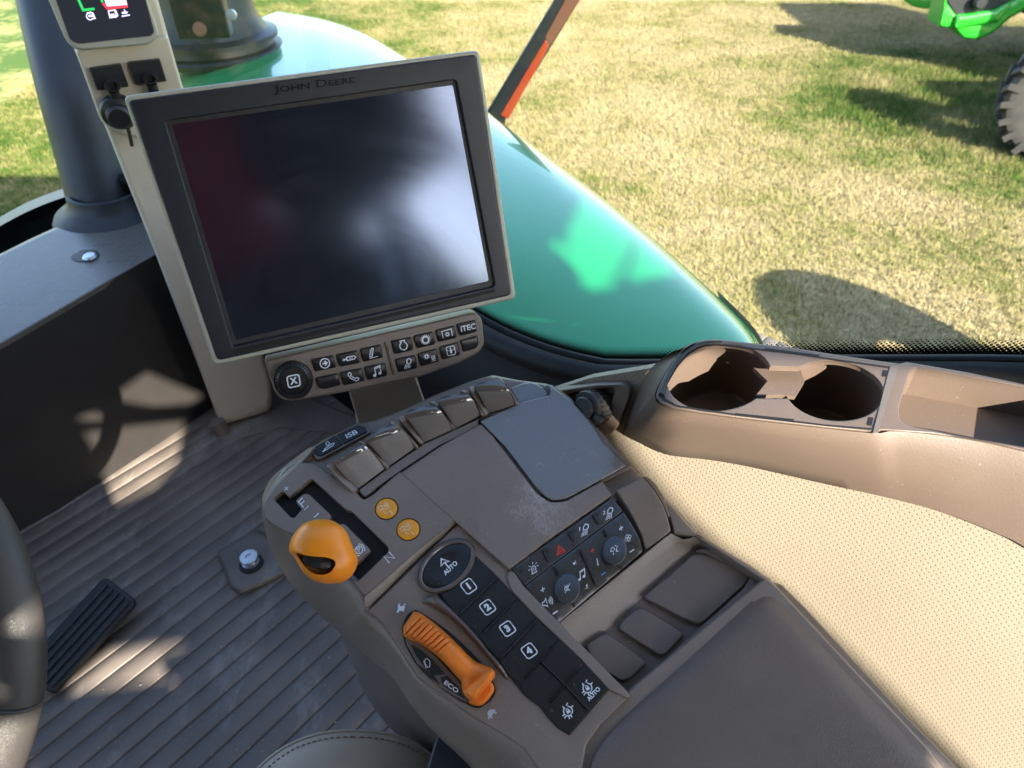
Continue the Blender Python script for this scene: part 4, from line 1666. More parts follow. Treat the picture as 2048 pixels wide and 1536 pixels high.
# ------------------------------------------------------------------ seat cushion corner
sc_c = dep(690, 1712, .72)
seat = thing('seat_cushion', 'rounded stitched brown leather seat cushion corner below the console', 'seat', sc_c)
vx = Vector((1, 0, 0))
vn = (CAMP - sc_c).normalized()
vx = vx.cross(vn).cross(vn).normalized() * -1
vy = vn.cross(vx).normalized()
if vy.z < 0 and vy.y < 0:
    vy = -vy
rows = []
ns = 40
for i in range(ns + 1):
    ph = math.pi * i / ns
    row = []
    for k in range(64):
        th = 2 * math.pi * k / 64
        ca, sa = math.cos(th), math.sin(th)
        e = .8
        rr = math.sin(ph) ** e
        hx = math.copysign(abs(ca) ** .85, ca) * .125
        hy = math.copysign(abs(sa) ** .85, sa) * .117
        row.append(sc_c + vx * hx * rr + vy * hy * rr + vn * .07 * math.copysign(abs(math.cos(ph)) ** .8, math.cos(ph)))
    rows.append(row)
loft('cushion', rows, M['seat_leather'], seat, closed=True, sharp=80)


def on_cushion(th, f):
    ca, sa = math.cos(th), math.sin(th)
    hx = math.copysign(abs(ca) ** .85, ca) * .125
    hy = math.copysign(abs(sa) ** .85, sa) * .117
    cph = (max(0, 1 - f ** (1 / .8) ** 1) ** .5)
    ph = math.asin(min(1, f ** (1 / .8)))
    return sc_c + vx * hx * f + vy * hy * f + vn * .07 * (math.cos(ph)) ** .8


tube('piping', [on_cushion(R(a), .955) for a in range(20, 165, 5)], .0022, M['seat_leather'], seat, 8)
st_ = []
for a in range(22, 160, 3):
    p0, p1 = on_cushion(R(a), .90), on_cushion(R(a + 1.7), .90)
    m_ = (p1 - p0) / 2
    o = boxm('stitch', (p0 + p1) / 2 + vn * .0006, m_, m_.cross(vn).normalized() * .0006, vn * .0008, M['thread'], seat)
# ------------------------------------------------------------------ armrest console
con = thing('armrest_console', 'brown armrest control console with orange lever and black keypads', 'control console', A.at(1050, 1150, -.2))
PRI = M['print']


def P(name, out, mat, h=0.0, thick=.006, **k):
    return panel(name, out, mat, con, A, h, thick, **k)


# base that carries everything
BASE = [(548, 964), (566, 936), (600, 917), (628, 893), (650, 878), (715, 847), (745, 842), (800, 822), (870, 790), (935, 765), (985, 750), (1035, 760), (1097, 768), (1130, 795), (1196, 858), (1258, 930), (1335, 1000), (1392, 1066), (1500, 1130),
        (1540, 1158), (1700, 1330), (1860, 1500), (1960, 1640), (1150, 1640), (1050, 1505), (1000, 1470), (938, 1432), (872, 1384), (837, 1358), (800, 1300), (766, 1250), (734, 1220), (640, 1147), (560, 1074), (532, 1032), (531, 1003)]
BHOLE = c7([(205, 650), (850, 170), (1060, 10), (1225, 190), (1280, 380), (1440, 390), (1560, 485), (1890, 700), (960, 1470), (640, 1180)])
P('body', rp(BASE, 6), M['brown'], -.010, thick=.12, edge=5, drop=.004, holes=[BHOLE], hole_thick=.02)

# left flank, rolling under
topc = [(628, 893), (601, 924), (578, 944), (550, 972), (530, 1001), (527, 1020), (532, 1038), (549, 1052), (588, 1072), (646, 1113), (703, 1159), (731, 1196), (735, 1222), (766, 1250), (800, 1300), (837, 1357), (872, 1383), (938, 1431), (1001, 1469), (1049, 1500), (1090, 1560), (1120, 1640)]
silc = [(616, 897), (588, 918), (562, 938), (540, 960), (526, 990), (524, 1012), (525, 1034), (531, 1062), (545, 1108), (585, 1172), (640, 1230), (670, 1256), (690, 1272), (724, 1301), (780, 1350), (824, 1413), (870, 1466), (913, 1506), (960, 1552), (1010, 1600), (1050, 1640), (1090, 1700)]
tc_, sc_ = [Vector(p) for p in cr(topc, 4)], [Vector(p) for p in cr(silc, 4)]
rows = []
nt_ = len(tc_)
inn_ = []
for i in range(nt_):
    tg = (tc_[min(i + 1, nt_ - 1)] - tc_[max(i - 1, 0)]).normalized()
    inn_.append(Vector((tg.y, -tg.x)) if Vector((tg.y, -tg.x)).dot(Vector((980, 1150)) - tc_[i]) > 0 else Vector((-tg.y, tg.x)))


def top_h(i):
    k = min(1, max(0, (i - 43) / 6))
    return -.0014 - .0052 * k


rows.append([A.at(*(a + n * 12), -.010) for a, n in zip(tc_, inn_)])
rows.append([A.at(*(a + n * 3), top_h(i) - .0012) for i, (a, n) in enumerate(zip(tc_, inn_))])
for t, hh in ((0, -.0010), (.12, -.0030), (.3, -.009), (.5, -.019), (.7, -.033), (.88, -.054), (1, -.08)):
    rows.append([A.at(*(a.lerp(b, t)), hh + top_h(i) * (1 - t)) for i, (a, b) in enumerate(zip(tc_, sc_))])
rows.append([p + Vector((.03, .02, -.12)) for p in rows[-1]])
rows.append([p + Vector((.04, .02, -.30)) for p in rows[-2]])
loft('side_shell', rows, M['brown'], con, sharp=70)
boxm('mount_bracket', A.at(960, 1560, -.22), (.05, -.01, 0), (.012, .05, 0), (0, 0, .02), M['black'], con, .004)

# gate plate with the shift slot
plate = c5([(112, 492), (108, 455), (122, 418), (205, 300), (330, 172), (415, 112), (440, 104), (500, 106), (560, 138), (640, 198), (740, 262), (862, 338), (920, 402, 8), (945, 404, 6), (1010, 365), (1228, 176, 4), (1690, 565, 4), (940, 1196), (830, 1058), (600, 870), (360, 700), (200, 618), (130, 560)])
slot = rp(c5([(190, 400), (255, 345), (288, 350), (318, 388), (480, 245, 6), (515, 243, 6), (790, 495), (830, 500), (1135, 802, 4), (1132, 838, 4), (890, 1070), (850, 1078), (700, 930), (560, 720), (600, 620), (652, 562, 3), (660, 530, 3), (480, 360, 3), (440, 360, 3), (378, 412, 3), (384, 440, 3), (428, 488, 3), (365, 555), (338, 555)]), 3)
bc_ = [c5([(1118, 482)])[0], c5([(1296, 652)])[0]]
bholes = [ell(bc_[0][0], bc_[0][1], 23.8, 21.8, 15), ell(bc_[1][0], bc_[1][1], 24.3, 22.3, 15)]
P('gate_plate', rp(plate, 2.5), M['brown'], 0, thick=.007, holes=[slot] + bholes, edge=1.8, drop=.0011, hole_thick=.006)
P('gate_well', rp(c5([(150, 400), (480, 190), (1190, 800), (850, 1130), (300, 640)]), 3), M['hole'], -.0085, thick=.001, edge=0)
isl = P('gate_island', rp(c5([(700, 640), (750, 604), (775, 606), (978, 808), (976, 832), (880, 925), (820, 925), (640, 760)]), 3), M['brown'], 0, thick=.006, edge=1.5)
# bevelled lower border of the plate
e0 = resample(c5([(1690, 567), (1300, 890), (940, 1197)]), 12)
e1 = resample(c5([(1704, 590), (1320, 945), (936, 1328)]), 12)
loft('plate_border', [[A.at(p.x, p.y, 0) for p in e0], [A.at(*(p.lerp(q, .15)), -.0004) for p, q in zip(e0, e1)], [A.at(*(p.lerp(q, .85)), -.0045) for p, q in zip(e0, e1)], [A.at(q.x, q.y, -.0062) for q in e1], [A.at(q.x, q.y, -.012) for q in e1]], M['brown'], con, sharp=60)
U1, V1 = (.73, -.68), (-.66, -.75)


def ru(s, r=U1, u=V1):
    return (r[0] * s, r[1] * s), (u[0] * s, u[1] * s)


def S(parent, c, s, items, mat=PRI, h=.0005, r=U1, u=V1, name='symbol'):
    a, b = ru(s, r, u)
    return symbol(name, parent, A, c, a, b, items, mat, h)


gp = D.objects['gate_plate']
S(gp, c5([(298, 315)])[0], 6, [('l', [(-.8, 0), (.8, 0)], .28), ('l', [(0, -.8), (0, .8)], .28)])
S(gp, c5([(432, 436)])[0], 9.5, [('l', [(-.45, -.8), (-.45, .85), (.75, .85)], .24), ('l', [(-.45, .12), (.6, .12)], .24), ('l', [(-.7, -1.25), (.6, -1.25)], .16)])
S(gp, c5([(544, 535)])[0], 6, [('l', [(-1.1, 0), (1.1, 0)], .38)])
S(gp, c5([(1141, 880)])[0], 9.5, [('l', [(-.75, -.9), (-.75, .9), (.75, -.9), (.75, .9)], .24)])
S(isl, c5([(893, 818)])[0], 11, [('l', circ(0, 0, .68, 20), .2, True), ('l', [(-.2, -.42), (-.2, .42), (.15, .42), (.3, .2), (.15, 0), (-.2, 0)], .17), ('l', circ(0, 0, 1.05, 12, -55, 55), .18), ('l', circ(0, 0, 1.05, 12, 125, 235), .18)])
# round orange buttons
for i, (u, v) in enumerate(bc_):
    r1, r2 = (22.2, 20.2) if i == 0 else (22.8, 20.8)
    rw = [[A.at(a, b, hh) for a, b in ell(u, v, r1 * k, r2 * k, 15, 40)] for k, hh in ((1.0, -.006), (1.0, -.0012), (.97, -.0007), (.9, -.0004), (.5, -.0002), (.02, -.0001))]
    b_ = loft('round_button', rw, M['orange_button'], con, closed=True)
    art = [('l', [(-1.0, .35), (-1.0, 1.0), (-.3, 1.0), (.1, .45), (.75, .45), (.75, -.1), (-.1, -.1), (-.35, .35), (-1.0, .35)], .13), ('l', circ(.55, .5, .33, 12), .12, True), ('l', [(-.2, -.35), (.75, -.35)], .12), ('l', [(-.35, .9), (-.7, -.6), (-.2, -.9)], .12)]
    S(b_, (u - 2, v - 1), 10.5, art, pmat('cream_print', (.78, .62, .40), .5) if i == 0 else D.materials['cream_print'], .0006)
    S(b_, (u + 9.5, v + 7.5), 5.0, [('t', '2' if i == 0 else '1', 0, 0, 1.0, 1.0, False, .03)], D.materials['cream_print'], .0006)

# orange shift lever
kc_ = c5([(602, 838)])[0]
sil = cr(c5([(320, 820), (328, 760), (362, 688), (432, 610), (520, 574), (590, 568), (650, 572), (720, 602), (788, 668), (840, 785), (878, 865), (876, 950), (825, 1038), (745, 1086), (640, 1096), (540, 1080), (452, 1022), (400, 945), (368, 885), (338, 850)]), 4, True)
HB = .046
ctr = A.at(kc_[0], kc_[1], HB)
vd = (CAMP - ctr).normalized()
KPL = Pl(ctr, vd)
sp3 = [KPL.at(u, v) for u, v in sil]
rows = []
nphi = 30
for i in range(nphi + 1):
    ph = math.pi * i / nphi
    rr = math.sin(ph) ** .72
    cz = math.cos(ph)
    zz = math.copysign(abs(cz) ** .85, cz) * .024
    rows.append([ctr + (p - ctr) * rr + vd * zz for p in sp3])
lever = loft('shift_knob', rows, M['orange'], con, closed=True, sharp=180)
eye = rp(c5([(374, 842, 2), (470, 868, 20), (640, 880, 20), (702, 908, 6), (700, 950, 10), (662, 1006, 14), (580, 1030, 16), (498, 1003, 16), (430, 935, 14)]), 4)
bm = bmesh.new()
cu_t = [bm.verts.new(KPL.at(u, v, .05) - con.location) for u, v in eye]
cu_b = [bm.verts.new(KPL.at(u, v, .004) - con.location) for u, v in eye]
bm.faces.new(cu_t)
bm.faces.new(cu_b[::-1])
for i in range(len(eye)):
    j = (i + 1) % len(eye)
    bm.faces.new((cu_t[i], cu_b[i], cu_b[j], cu_t[j]))
bmesh.ops.recalc_face_normals(bm, faces=bm.faces)
cme = D.meshes.new('cut')
bm.to_mesh(cme)
bm.free()
cob = D.objects.new('cut', cme)
COL.objects.link(cob)
cob.location = con.location
bpy.context.view_layer.update()
bmod = lever.modifiers.new('cut', 'BOOLEAN')
bmod.operation = 'DIFFERENCE'
bmod.object = cob
bmod.solver = 'EXACT'
bpy.context.view_layer.update()
dg = bpy.context.evaluated_depsgraph_get()
nm = D.meshes.new_from_object(lever.evaluated_get(dg))
lever.modifiers.clear()
lever.data = nm
finish(nm, 42)
nm.materials.clear()
nm.materials.append(M['orange'])
D.objects.remove(cob)
# thumb button and its brown ring in the opening
tu, tv = c5([(560, 930)])[0]
rw = [[KPL.at(a, b, hh) for a, b in ell(tu, tv, 36 * k, 21 * k, -14, 40)] for k, hh in ((1, .004), (1, .011), (.97, .0125), (.9, .013), (.02, .013))]
rg = loft('thumb_ring', rw, pmat('copper_brown_ring', (.16, .06, .022), .35, .4, 900), con, closed=True)
rw = [[KPL.at(a, b, hh) for a, b in ell(tu - 1, tv - 4, 31 * k, 15.5 * k, -14, 40)] for k, hh in ((1, .012), (1, .0165), (.96, .0180), (.85, .0186), (.02, .0188))]
tbn = loft('thumb_button', rw, M['key_black'], con, closed=True)
stem = A.at(*c5([(640, 850)])[0], -.008)
tube('lever_stem', [stem, stem.lerp(ctr, .5), ctr], .008, M['black'], con, 12)

# ISB twin switch at the front edge
isb = rp(c4([(405, 1082, 5), (735, 908, 6), (800, 925, 5), (828, 968, 6), (815, 985, 4), (478, 1165, 6), (445, 1160, 6), (412, 1110, 5)]), 5)
P('switch_frame', isb, M['brown'], -.006, thick=.008, edge=3, drop=.003)
sw1 = P('rocker_switch', rp(c4([(425, 1080), (580, 992), (635, 1055), (480, 1138, 5), (448, 1125, 5)]), 3), M['key_black'], -.0045, thick=.004, edge=1.5)
sw2 = P('rocker_switch', rp(c4([(588, 988), (735, 922, 5), (790, 938, 5), (803, 968, 5), (640, 1052)]), 3), M['key_black'], -.0045, thick=.004, edge=1.5)
S(sw1, c4([(535, 1072)])[0], 9.5, [('l', [(-1.5, -.2), (-.8, -.1)], .3), ('l', [(-.8, .12), (1.0, .2), (1.5, 0), (1.0, -.25), (-.8, -.25)], .18, True), ('l', circ(.2, .75, .38, 10), .14, True)], PRI, -.0038, (.85, -.55), (-.45, -.85))
S(sw2, c4([(692, 985)])[0], 8.0, [('t', 'ISB', 0, 0, .72, 1.5, False, .02)], PRI, -.0038, (.88, -.42), (-.42, -.8))

# five paddles
pads = [
    ([(735, 1357), (640, 1262), (585, 1200), (568, 1176), (598, 1150)], [(921, 1219), (850, 1130), (805, 1080), (780, 1060), (746, 1052)]),
    ([(945, 1205), (870, 1110), (808, 1045), (785, 1024), (822, 985)], [(1127, 1075), (1075, 1003), (1035, 958), (1000, 928), (955, 914)]),
    ([(1190, 1040), (1125, 945), (1080, 880), (1054, 850), (1095, 817)], [(1377, 955), (1342, 880), (1310, 835), (1280, 805), (1242, 784)]),
    ([(1402, 945), (1350, 860), (1312, 800), (1280, 760), (1325, 726)], [(1572, 855), (1545, 795), (1522, 750), (1500, 722), (1470, 703)]),
    ([(1632, 840), (1590, 762), (1555, 695), (1530, 655), (1585, 630)], [(1812, 785), (1790, 730), (1768, 688), (1740, 645), (1690, 610)]),
]
HS = [0.0, .0125, .0195, .0222, .0218]
for L_, R_ in pads:
    L2 = [Vector(p) for p in cr(c4(L_), 5)]
    R2 = [Vector(p) for p in cr(c4(R_), 5)]
    H2 = [p[0] for p in cr([(h, 0) for h in HS], 5)]
    rows = []
    for a, b, hh in zip(L2, R2, H2):
        row = []
        for k in range(7):
            t = k / 6
            m = a.lerp(b, t)
            row.append(A.at(m.x, m.y, hh - (.0012 if k in (0, 6) else 0)))
        rows.append(row)
    ds = [p - A.n * .02 for p in rows[-1]]
    n_m = 10
    sides = rows
    pd_ = loft('paddle_lever', sides[:n_m + 1], M['paddle'], con, sharp=60)
    cap_ = loft('lever_cap', sides[n_m:] + [[p + (p - q) * .3 - A.n * .004 for p, q in zip(rows[-1], rows[-3])], [p + (p - q) * .35 - A.n * .03 for p, q in zip(rows[-1], rows[-3])]], pmat('clear_smoked_cap', (.085, .076, .072), .06, coat=1.0, spec=1.0) if 'clear_smoked_cap' not in D.materials else D.materials['clear_smoked_cap'], pd_, sharp=60)
    # side cheeks close the paddle
    for col in (0, 6):
        e = [r[col] for r in rows]
        loft('cheek', [e, [p - A.n * (hh + .006) for p, hh in zip(e, H2)]], M['brown_dark'], pd_, sharp=60)
fins = [
    [(522, 1205), (530, 1188), (552, 1180), (640, 1265), (738, 1362), (700, 1385), (610, 1300)],
    [(738, 1036), (750, 1026), (768, 1026), (850, 1098), (952, 1205), (930, 1222), (860, 1140), (790, 1072)],
    [(1005, 870), (1018, 856), (1042, 854), (1110, 935), (1188, 1042), (1160, 1050), (1060, 930)],
    [(948, 905), (962, 892), (985, 893), (1060, 962), (1150, 1065), (1135, 1080), (1078, 1010)],
    [(1222, 768), (1236, 756), (1258, 757), (1310, 830), (1405, 942), (1378, 950), (1330, 858), (1290, 800)],
    [(1432, 690), (1446, 680), (1468, 682), (1530, 745), (1612, 850), (1580, 862), (1552, 790), (1500, 722)],
    [(1490, 668), (1502, 657), (1525, 657), (1580, 740), (1634, 842), (1605, 855)],
    [(1678, 600), (1690, 591), (1708, 594), (1775, 680), (1842, 782), (1815, 790), (1790, 720), (1745, 645)],
]
for f in fins:
    p = c4(f)
    P('fin', rp(p, 3), M['brown'], lambda u, v, q=p: .016 * min(1, max(.15, ((q[0][0] - u) + (q[4][0] - q[0][0])) / (q[4][0] - q[0][0] + 1e-6))), thick=.022, edge=1.6, drop=.0015)
# cap at the far right of the paddles
P('front_cap', rp(c4([(1775, 672, 4), (1850, 640, 8), (1900, 630, 6), (1945, 635), (2000, 668), (2035, 712), (2030, 724), (1840, 782)]), 4), M['lid'], lambda u, v: -.002 - .00010 * max(0, 800 - v) * .8, thick=.01, edge=2, grid=12)

P('paddle_apron', rp(c4([(740, 1366), (946, 1212), (1191, 1047), (1404, 950), (1634, 846), (1815, 790), (1848, 786), (1700, 840), (1556, 890), (1565, 935), (1300, 1060), (1040, 1228), (880, 1340), (790, 1415, 6), (765, 1400)]), 2), M['brown'], -.0018, thick=.006, edge=1.6)
scuffs(M['cover'], A.at(1085, 1000), .055, (.55, .52, .5))
# storage cover and phone lid
P('storage_cover', rp([(801, 946, 3), (880, 893, 10), (954, 851, 5), (962, 848, 3), (985, 872), (1072, 986, 12), (1100, 1005, 10), (1130, 1003, 10), (1204, 962, 3), (1224, 990, 2), (1100, 1077, 4), (1018, 1139, 3), (908, 1042, 3)], 3), M['cover'],
  lambda u, v: .0005 + .0025 * math.exp(-((u - 960) / 90) ** 2 - ((v - 930) / 60) ** 2), thick=.012, edge=2.2, drop=.0014, grid=22)
P('phone_lid', rp([(959, 842, 3), (1038, 806, 3), (1098, 791, 2), (1100, 784, 2), (1097, 770, 3), (1105, 774), (1140, 799, 5), (1172, 832), (1185, 850, 6), (1206, 884, 8), (1230, 907), (1254, 931, 2), (1128, 1000, 14), (1100, 1001, 12), (1074, 978, 12), (1010, 893)], 3), M['lid'],
  lambda u, v: .0012 - .000012 * max(0, (u - 1110) + (v - 800) * -.55) ** 1.5 * .6, thick=.014, edge=2.2, drop=.0013, grid=22)
P('lid_rim', rp([(960, 838), (1030, 800), (1097, 768, 8), (1108, 772), (1142, 796), (1190, 850), (1262, 932), (1256, 940), (1125, 1008), (1068, 985)], 4), M['brown_dark'], -.004, thick=.01, edge=2, holes=())
# right hand block beside the lit keypad
P('side_block', rp(c7([(880, 72, 3), (1062, -22, 3), (1102, 22, 6), (1150, 80), (1205, 170), (1240, 262), (1262, 358, 3), (1085, 498, 3), (1062, 400), (1012, 285), (950, 175)]), 2), M['brown'],
  lambda u, v: .001 - .00009 * max(0, v - 985) - .00006 * max(0, (v - 1020)), thick=.02, edge=2, drop=.0012, grid=12)
P('side_rail', rp(c7([(1068, -28, 3), (1110, -18, 8), (1168, 40), (1222, 130), (1252, 225, 6), (1258, 260, 6), (1240, 262), (1205, 172), (1150, 80)]), 2), M['brown'], -.009, thick=.02, edge=2, drop=.002, grid=12)
P('side_wing', rp(c7([(1222, 122, 4), (1290, 185), (1446, 352, 4), (1440, 368, 4), (1385, 408, 14), (1330, 412, 14), (1285, 385, 8), (1264, 355), (1250, 250)]), 3), M['lid'], -.020, thick=.02, edge=2.5, drop=.003, grid=14)

# lower module: keypad strip, throttle
MODULE = [(909, 1052), (916, 1047), (1020, 1142), (1046, 1175), (1100, 1232), (1180, 1310), (1261, 1391), (1200, 1450), (1172, 1490, 6), (1165, 1536), (1168, 1640), (1120, 1640), (1085, 1550), (1049, 1498), (1001, 1467), (938, 1429), (872, 1381), (837, 1356), (800, 1298), (768, 1249), (735, 1222)]


def mod_h(u, v):
    # shallow scoop round the throttle, raised towards the keypad strip
    d = math.hypot((u - 940), (v - 1330) * .8)
    s = math.hypot((u - 1010) / 60, (v - 1490) / 45)
    return -.0055 - .0022 * math.exp(-(d / 70) ** 2) - .0015 * math.exp(-s * s)


P('keypad_module', rp(MODULE, 2), M['brown'], mod_h, thick=.012, edge=3, drop=.002, grid=14)
# rail at the right of the strip
railp = c6([(752, 290, 6), (766, 284, 4), (792, 306), (846, 388), (1100, 648), (1300, 850), (1522, 1076), (1500, 1100), (1380, 1040), (1205, 850), (930, 590), (770, 420), (735, 330)])
P('module_rail', rp(railp, 3), M['brown'], -.0035, thick=.006, edge=2.2, drop=.0018)
# elliptical button
ec = c6([(357, 257)])[0]
aux = ell(ec[0], ec[1], 69.5, 45, 41, 60)
rw = []
for (ax_, ay_), hh in zip(((68, 44), (67, 43), (64.5, 40.5), (60.5, 36.5), (57.5, 33.2), (56, 32)), (-.008, -.0035, -.0022, -.0020, -.0028, -.0060)):
    rw.append([A.at(a, b, hh) for a, b in ell(ec[0], ec[1], ax_, ay_, 41, 60)])
loft('button_ring', rw, M['brown_gloss'], con, closed=True)
rw = [[A.at(a, b, hh) for a, b in ell(ec[0], ec[1], 56.5 * k, 32.5 * k, 41, 60)] for k, hh in ((1, -.006), (1, -.0036), (.95, -.0032), (.6, -.0040), (.02, -.0044))]
ab = loft('steering_button', rw, M['key_black'], con, closed=True)
cz = c6([(370, 262)])[0]
S(ab, c6([(352, 243)])[0], 13.5, [('l', [(-.05, -.95), (.0, .25)], .2), ('l', [(-.75, .0), (-.05, 1.0), (.62, -.05), (.0, .25)], .2, True)], PRI, -.0032, (.93, -.55), (-.6, -.72))
S(ab, c6([(383, 272)])[0], 7.2, [('t', 'AUTO', 0, 0, .78, .95, False, .035)], PRI, -.0032, (.70, -.66), (-.62, -.72))
# keypad cells
cells = [
    ('1', [(300, 442), (336, 430), (400, 400), (460, 345), (512, 270), (538, 205, 1), (552, 202, 1), (680, 330), (430, 572)], (497, 387)),
    ('2', [(680, 330), (803, 462), (555, 705), (430, 572)], (617, 520)),
    ('3', [(803, 462), (930, 598), (693, 857), (630, 790), (555, 705)], (743, 655)),
    ('4', [(930, 598), (1065, 726), (945, 868), (820, 1005), (760, 955), (715, 905), (693, 857)], (880, 795)),
    (None, [(1065, 726), (1100, 748), (1150, 785), (1200, 850), (1225, 882), (1105, 1015), (945, 868)], None),
    (None, [(945, 868), (1105, 1015), (982, 1168), (945, 1146), (900, 1118), (850, 1072), (820, 1005)], None),
    ('da', [(1225, 882), (1290, 935), (1350, 990, 3), (1382, 1040, 3), (1258, 1180), (1105, 1015)], None),
    ('d', [(1105, 1015), (1258, 1180), (1135, 1325, 3), (1062, 1282), (1005, 1222), (982, 1168)], None),
]
pk_ = [p for p in c6([(298, 436), (400, 398), (520, 250), (545, 195), (680, 326), (930, 594), (1100, 745), (1205, 850), (1352, 985), (1385, 1040), (1135, 1330), (1058, 1284), (998, 1220), (946, 1150), (848, 1076), (756, 958), (688, 862), (550, 706)])]
P('keypad_base', rp(pk_, 2), M['hole'], -.0042, thick=.004, edge=1.2, drop=.0008)
sqr = rp([(-.85, -.85, .42), (.85, -.85, .42), (.85, .85, .42), (-.85, .85, .42)], .42, 5)


def gapsq():
    # rounded frame with gaps at its right and left
    out = [('l', [(-.55, .92), (.45, .92)], .17), ('l', [(-.45, -.92), (.55, -.92)], .17)]
    out.append(('l', [(.45, .92), (.72, .88), (.9, .68), (.93, .35)], .17))
    out.append(('l', [(-.55, .92), (-.8, .86), (-.93, .62), (-.93, -.3)], .17))
    out.append(('l', [(-.45, -.92), (-.72, -.88), (-.9, -.68), (-.93, -.42)], .17))
    out.append(('l', [(.55, -.92), (.8, -.86), (.93, -.62), (.93, .1)], .17))
    out.append(('l', [(.93, .17), (.93, .28)], .17))
    out.append(('l', [(-.93, -.34), (-.93, -.38)], .17))
    return out


UQ, VQ = (.80, -.62), (-.58, -.86)
for nm_, poly, ctr_ in cells:
    cell = P('pad_button', inset(clean(rp(c6(poly), 2)), .7), M['pad_black'], -.0036, thick=.003, edge=1.2, drop=.0007)
    if nm_ and nm_.isdigit():
        S(cell, c6([ctr_])[0], 13.6, gapsq() + [('t', nm_, 0, 0, .60, 1.1, False, .07)], PRI, -.0030, (.79, -.55), (-.62, -.84))
    elif nm_:
        cc = c6([(1248, 1030)] if nm_ == 'da' else [(1125, 1176)])[0]
        it = [('l', circ(0, 0, .62, 10, 100, 200), .15), ('l', circ(0, 0, .62, 10, -70, 60), .15), ('l', circ(0, 0, .62, 8, 210, 280), .15),
              ('l', [(-.25, .62), (-.25, .95)], .15), ('l', [(.2, .72), (.55, .95)], .15), ('l', [(-.62, -.1), (-1.0, -.1)], .15), ('l', [(-.55, -.4), (-.95, -.5)], .15), ('l', [(.0, -.62), (.0, -1.0)], .15), ('l', [(-.3, -.6), (-.4, -1.0)], .15),
              ('l', [(.62, .15), (.98, .2)], .15), ('f', [(-.26, -.3), (.26, -.3), (.26, .08), (-.26, .08)]), ('l', [(-.16, .06), (-.16, .25), (0, .36), (.16, .25), (.16, .06)], .1)]
        S(cell, cc, 14.5, it, PRI, -.0030, (.82, -.60), (-.55, -.85))
        if nm_ == 'da':
            S(cell, c6([(1288, 1068)])[0], 7.0, [('t', 'AUTO', 0, 0, .78, .95, False, .03)], PRI, -.0030, (.66, -.70), (-.68, -.68))
        led = c6([(1162, 1010)] if nm_ == 'da' else [(1022, 1172)])[0]
        S(cell, led, 3.8, [('f', circ(0, 0, 1, 12))], M['panel_black'], -.0030, name='indicator')
for a, b in (((680, 330), (432, 570)), ((770, 497), (590, 682)), ((930, 598), (697, 848)), ((1030, 772), (855, 966)), ((956, 862), (1108, 1012)), ((1188, 920), (1010, 1120)), ((1108, 1012), (1254, 1168))):
    p, q = [Vector(x) for x in c6([a, b])]
    n = Vector((-(q - p).y, (q - p).x)).normalized() * 2.2
    P('ridge', rp([tuple(p + n), tuple(q + n), tuple(q - n), tuple(p - n)], 2.0, 4), pmat('glossy_ridge', (.012, .012, .013), .18) if 'glossy_ridge' not in D.materials else D.materials['glossy_ridge'], -.0019, thick=.0022, edge=1.2, drop=.0012)

# guard fin between throttle and keypad
gl_ = resample(cr(c9([(655, 175), (760, 205), (900, 285), (1060, 400), (1240, 575), (1420, 770), (1590, 975), (1745, 1160)]), 5), 40)
gr_ = resample(cr(c9([(740, 70), (830, 62), (920, 130), (1100, 300), (1330, 540), (1530, 790), (1700, 985), (1772, 1110)]), 5), 40)
rows = []
for i, (a, b) in enumerate(zip(gl_, gr_)):
    s_ = i / 39
    hh = .010 * min(1, s_ * 8 + .35) * min(1, (1 - s_) * 6 + .15)
    rows.append([A.at(*(a.lerp(b, t)), -.007 + hh * k) for t, k in ((-.05, -.1), (0, .05), (.12, .45), (.3, .8), (.5, .98), (.7, 1.0), (.88, .85), (1.0, .55), (1.02, 0))])
loft('guard_fin', rows, M['brown_gloss'], con, sharp=80)

# throttle: recess, dial segments, orange hand lever
well = cr(c9([(415, 470), (420, 560), (450, 690), (520, 830), (600, 960), (720, 1090), (880, 1230), (1080, 1370), (1230, 1455), (1350, 1505), (1440, 1490), (1550, 1400), (1610, 1290), (1560, 1150), (1400, 900), (1000, 520), (640, 280), (560, 262), (470, 330)]), 4, True)
P('throttle_well', well, M['hole'], -.0050, thick=.002, edge=0)
dial = c9([(452, 615), (470, 700), (545, 830), (610, 950), (740, 1100), (880, 1230), (1080, 1360), (1240, 1440), (1280, 1400), (1150, 1180), (1000, 1020), (830, 830), (640, 680), (540, 625)])
P('throttle_dial', rp(dial, 3), M['brown_dark'], -.0042, thick=.002, edge=1.5, drop=.0006)
d1 = P('dial_window', rp(c9([(520, 690), (640, 760), (800, 890), (960, 1068), (820, 1095), (700, 1000), (580, 830)]), 1.5), M['pad_black'], -.0036, thick=.001, edge=.8, drop=.0004)
d2 = P('dial_window', rp(c9([(900, 1120), (985, 1095), (1130, 1240), (1215, 1395), (1100, 1330), (930, 1220)]), 1.5), M['pad_black'], -.0036, thick=.001, edge=.8, drop=.0004)
d3 = P('dial_window', rp(c9([(615, 950), (690, 1000), (830, 1110), (900, 1215), (740, 1105)]), 1.5), M['pad_black'], -.0036, thick=.001, edge=.8, drop=.0004)
S(d1, c9([(733, 935)])[0], 9, [('l', [(-.9, .35), (-.75, .75), (-.3, .75), (.15, .7), (.75, .1), (.95, -.4), (.6, -.7), (-.1, -.5), (-.8, .0)], .15, True), ('l', [(-1.0, -.1), (.6, -1.1)], .12)], PRI, -.0032, (.75, .62), (.62, -.75))
S(d2, c9([(1040, 1240)])[0], 7.0, [('t', 'ECO', 0, 0, .82, 1.25, False, .03)], PRI, -.0032, (.80, .58), (.45, -.75))
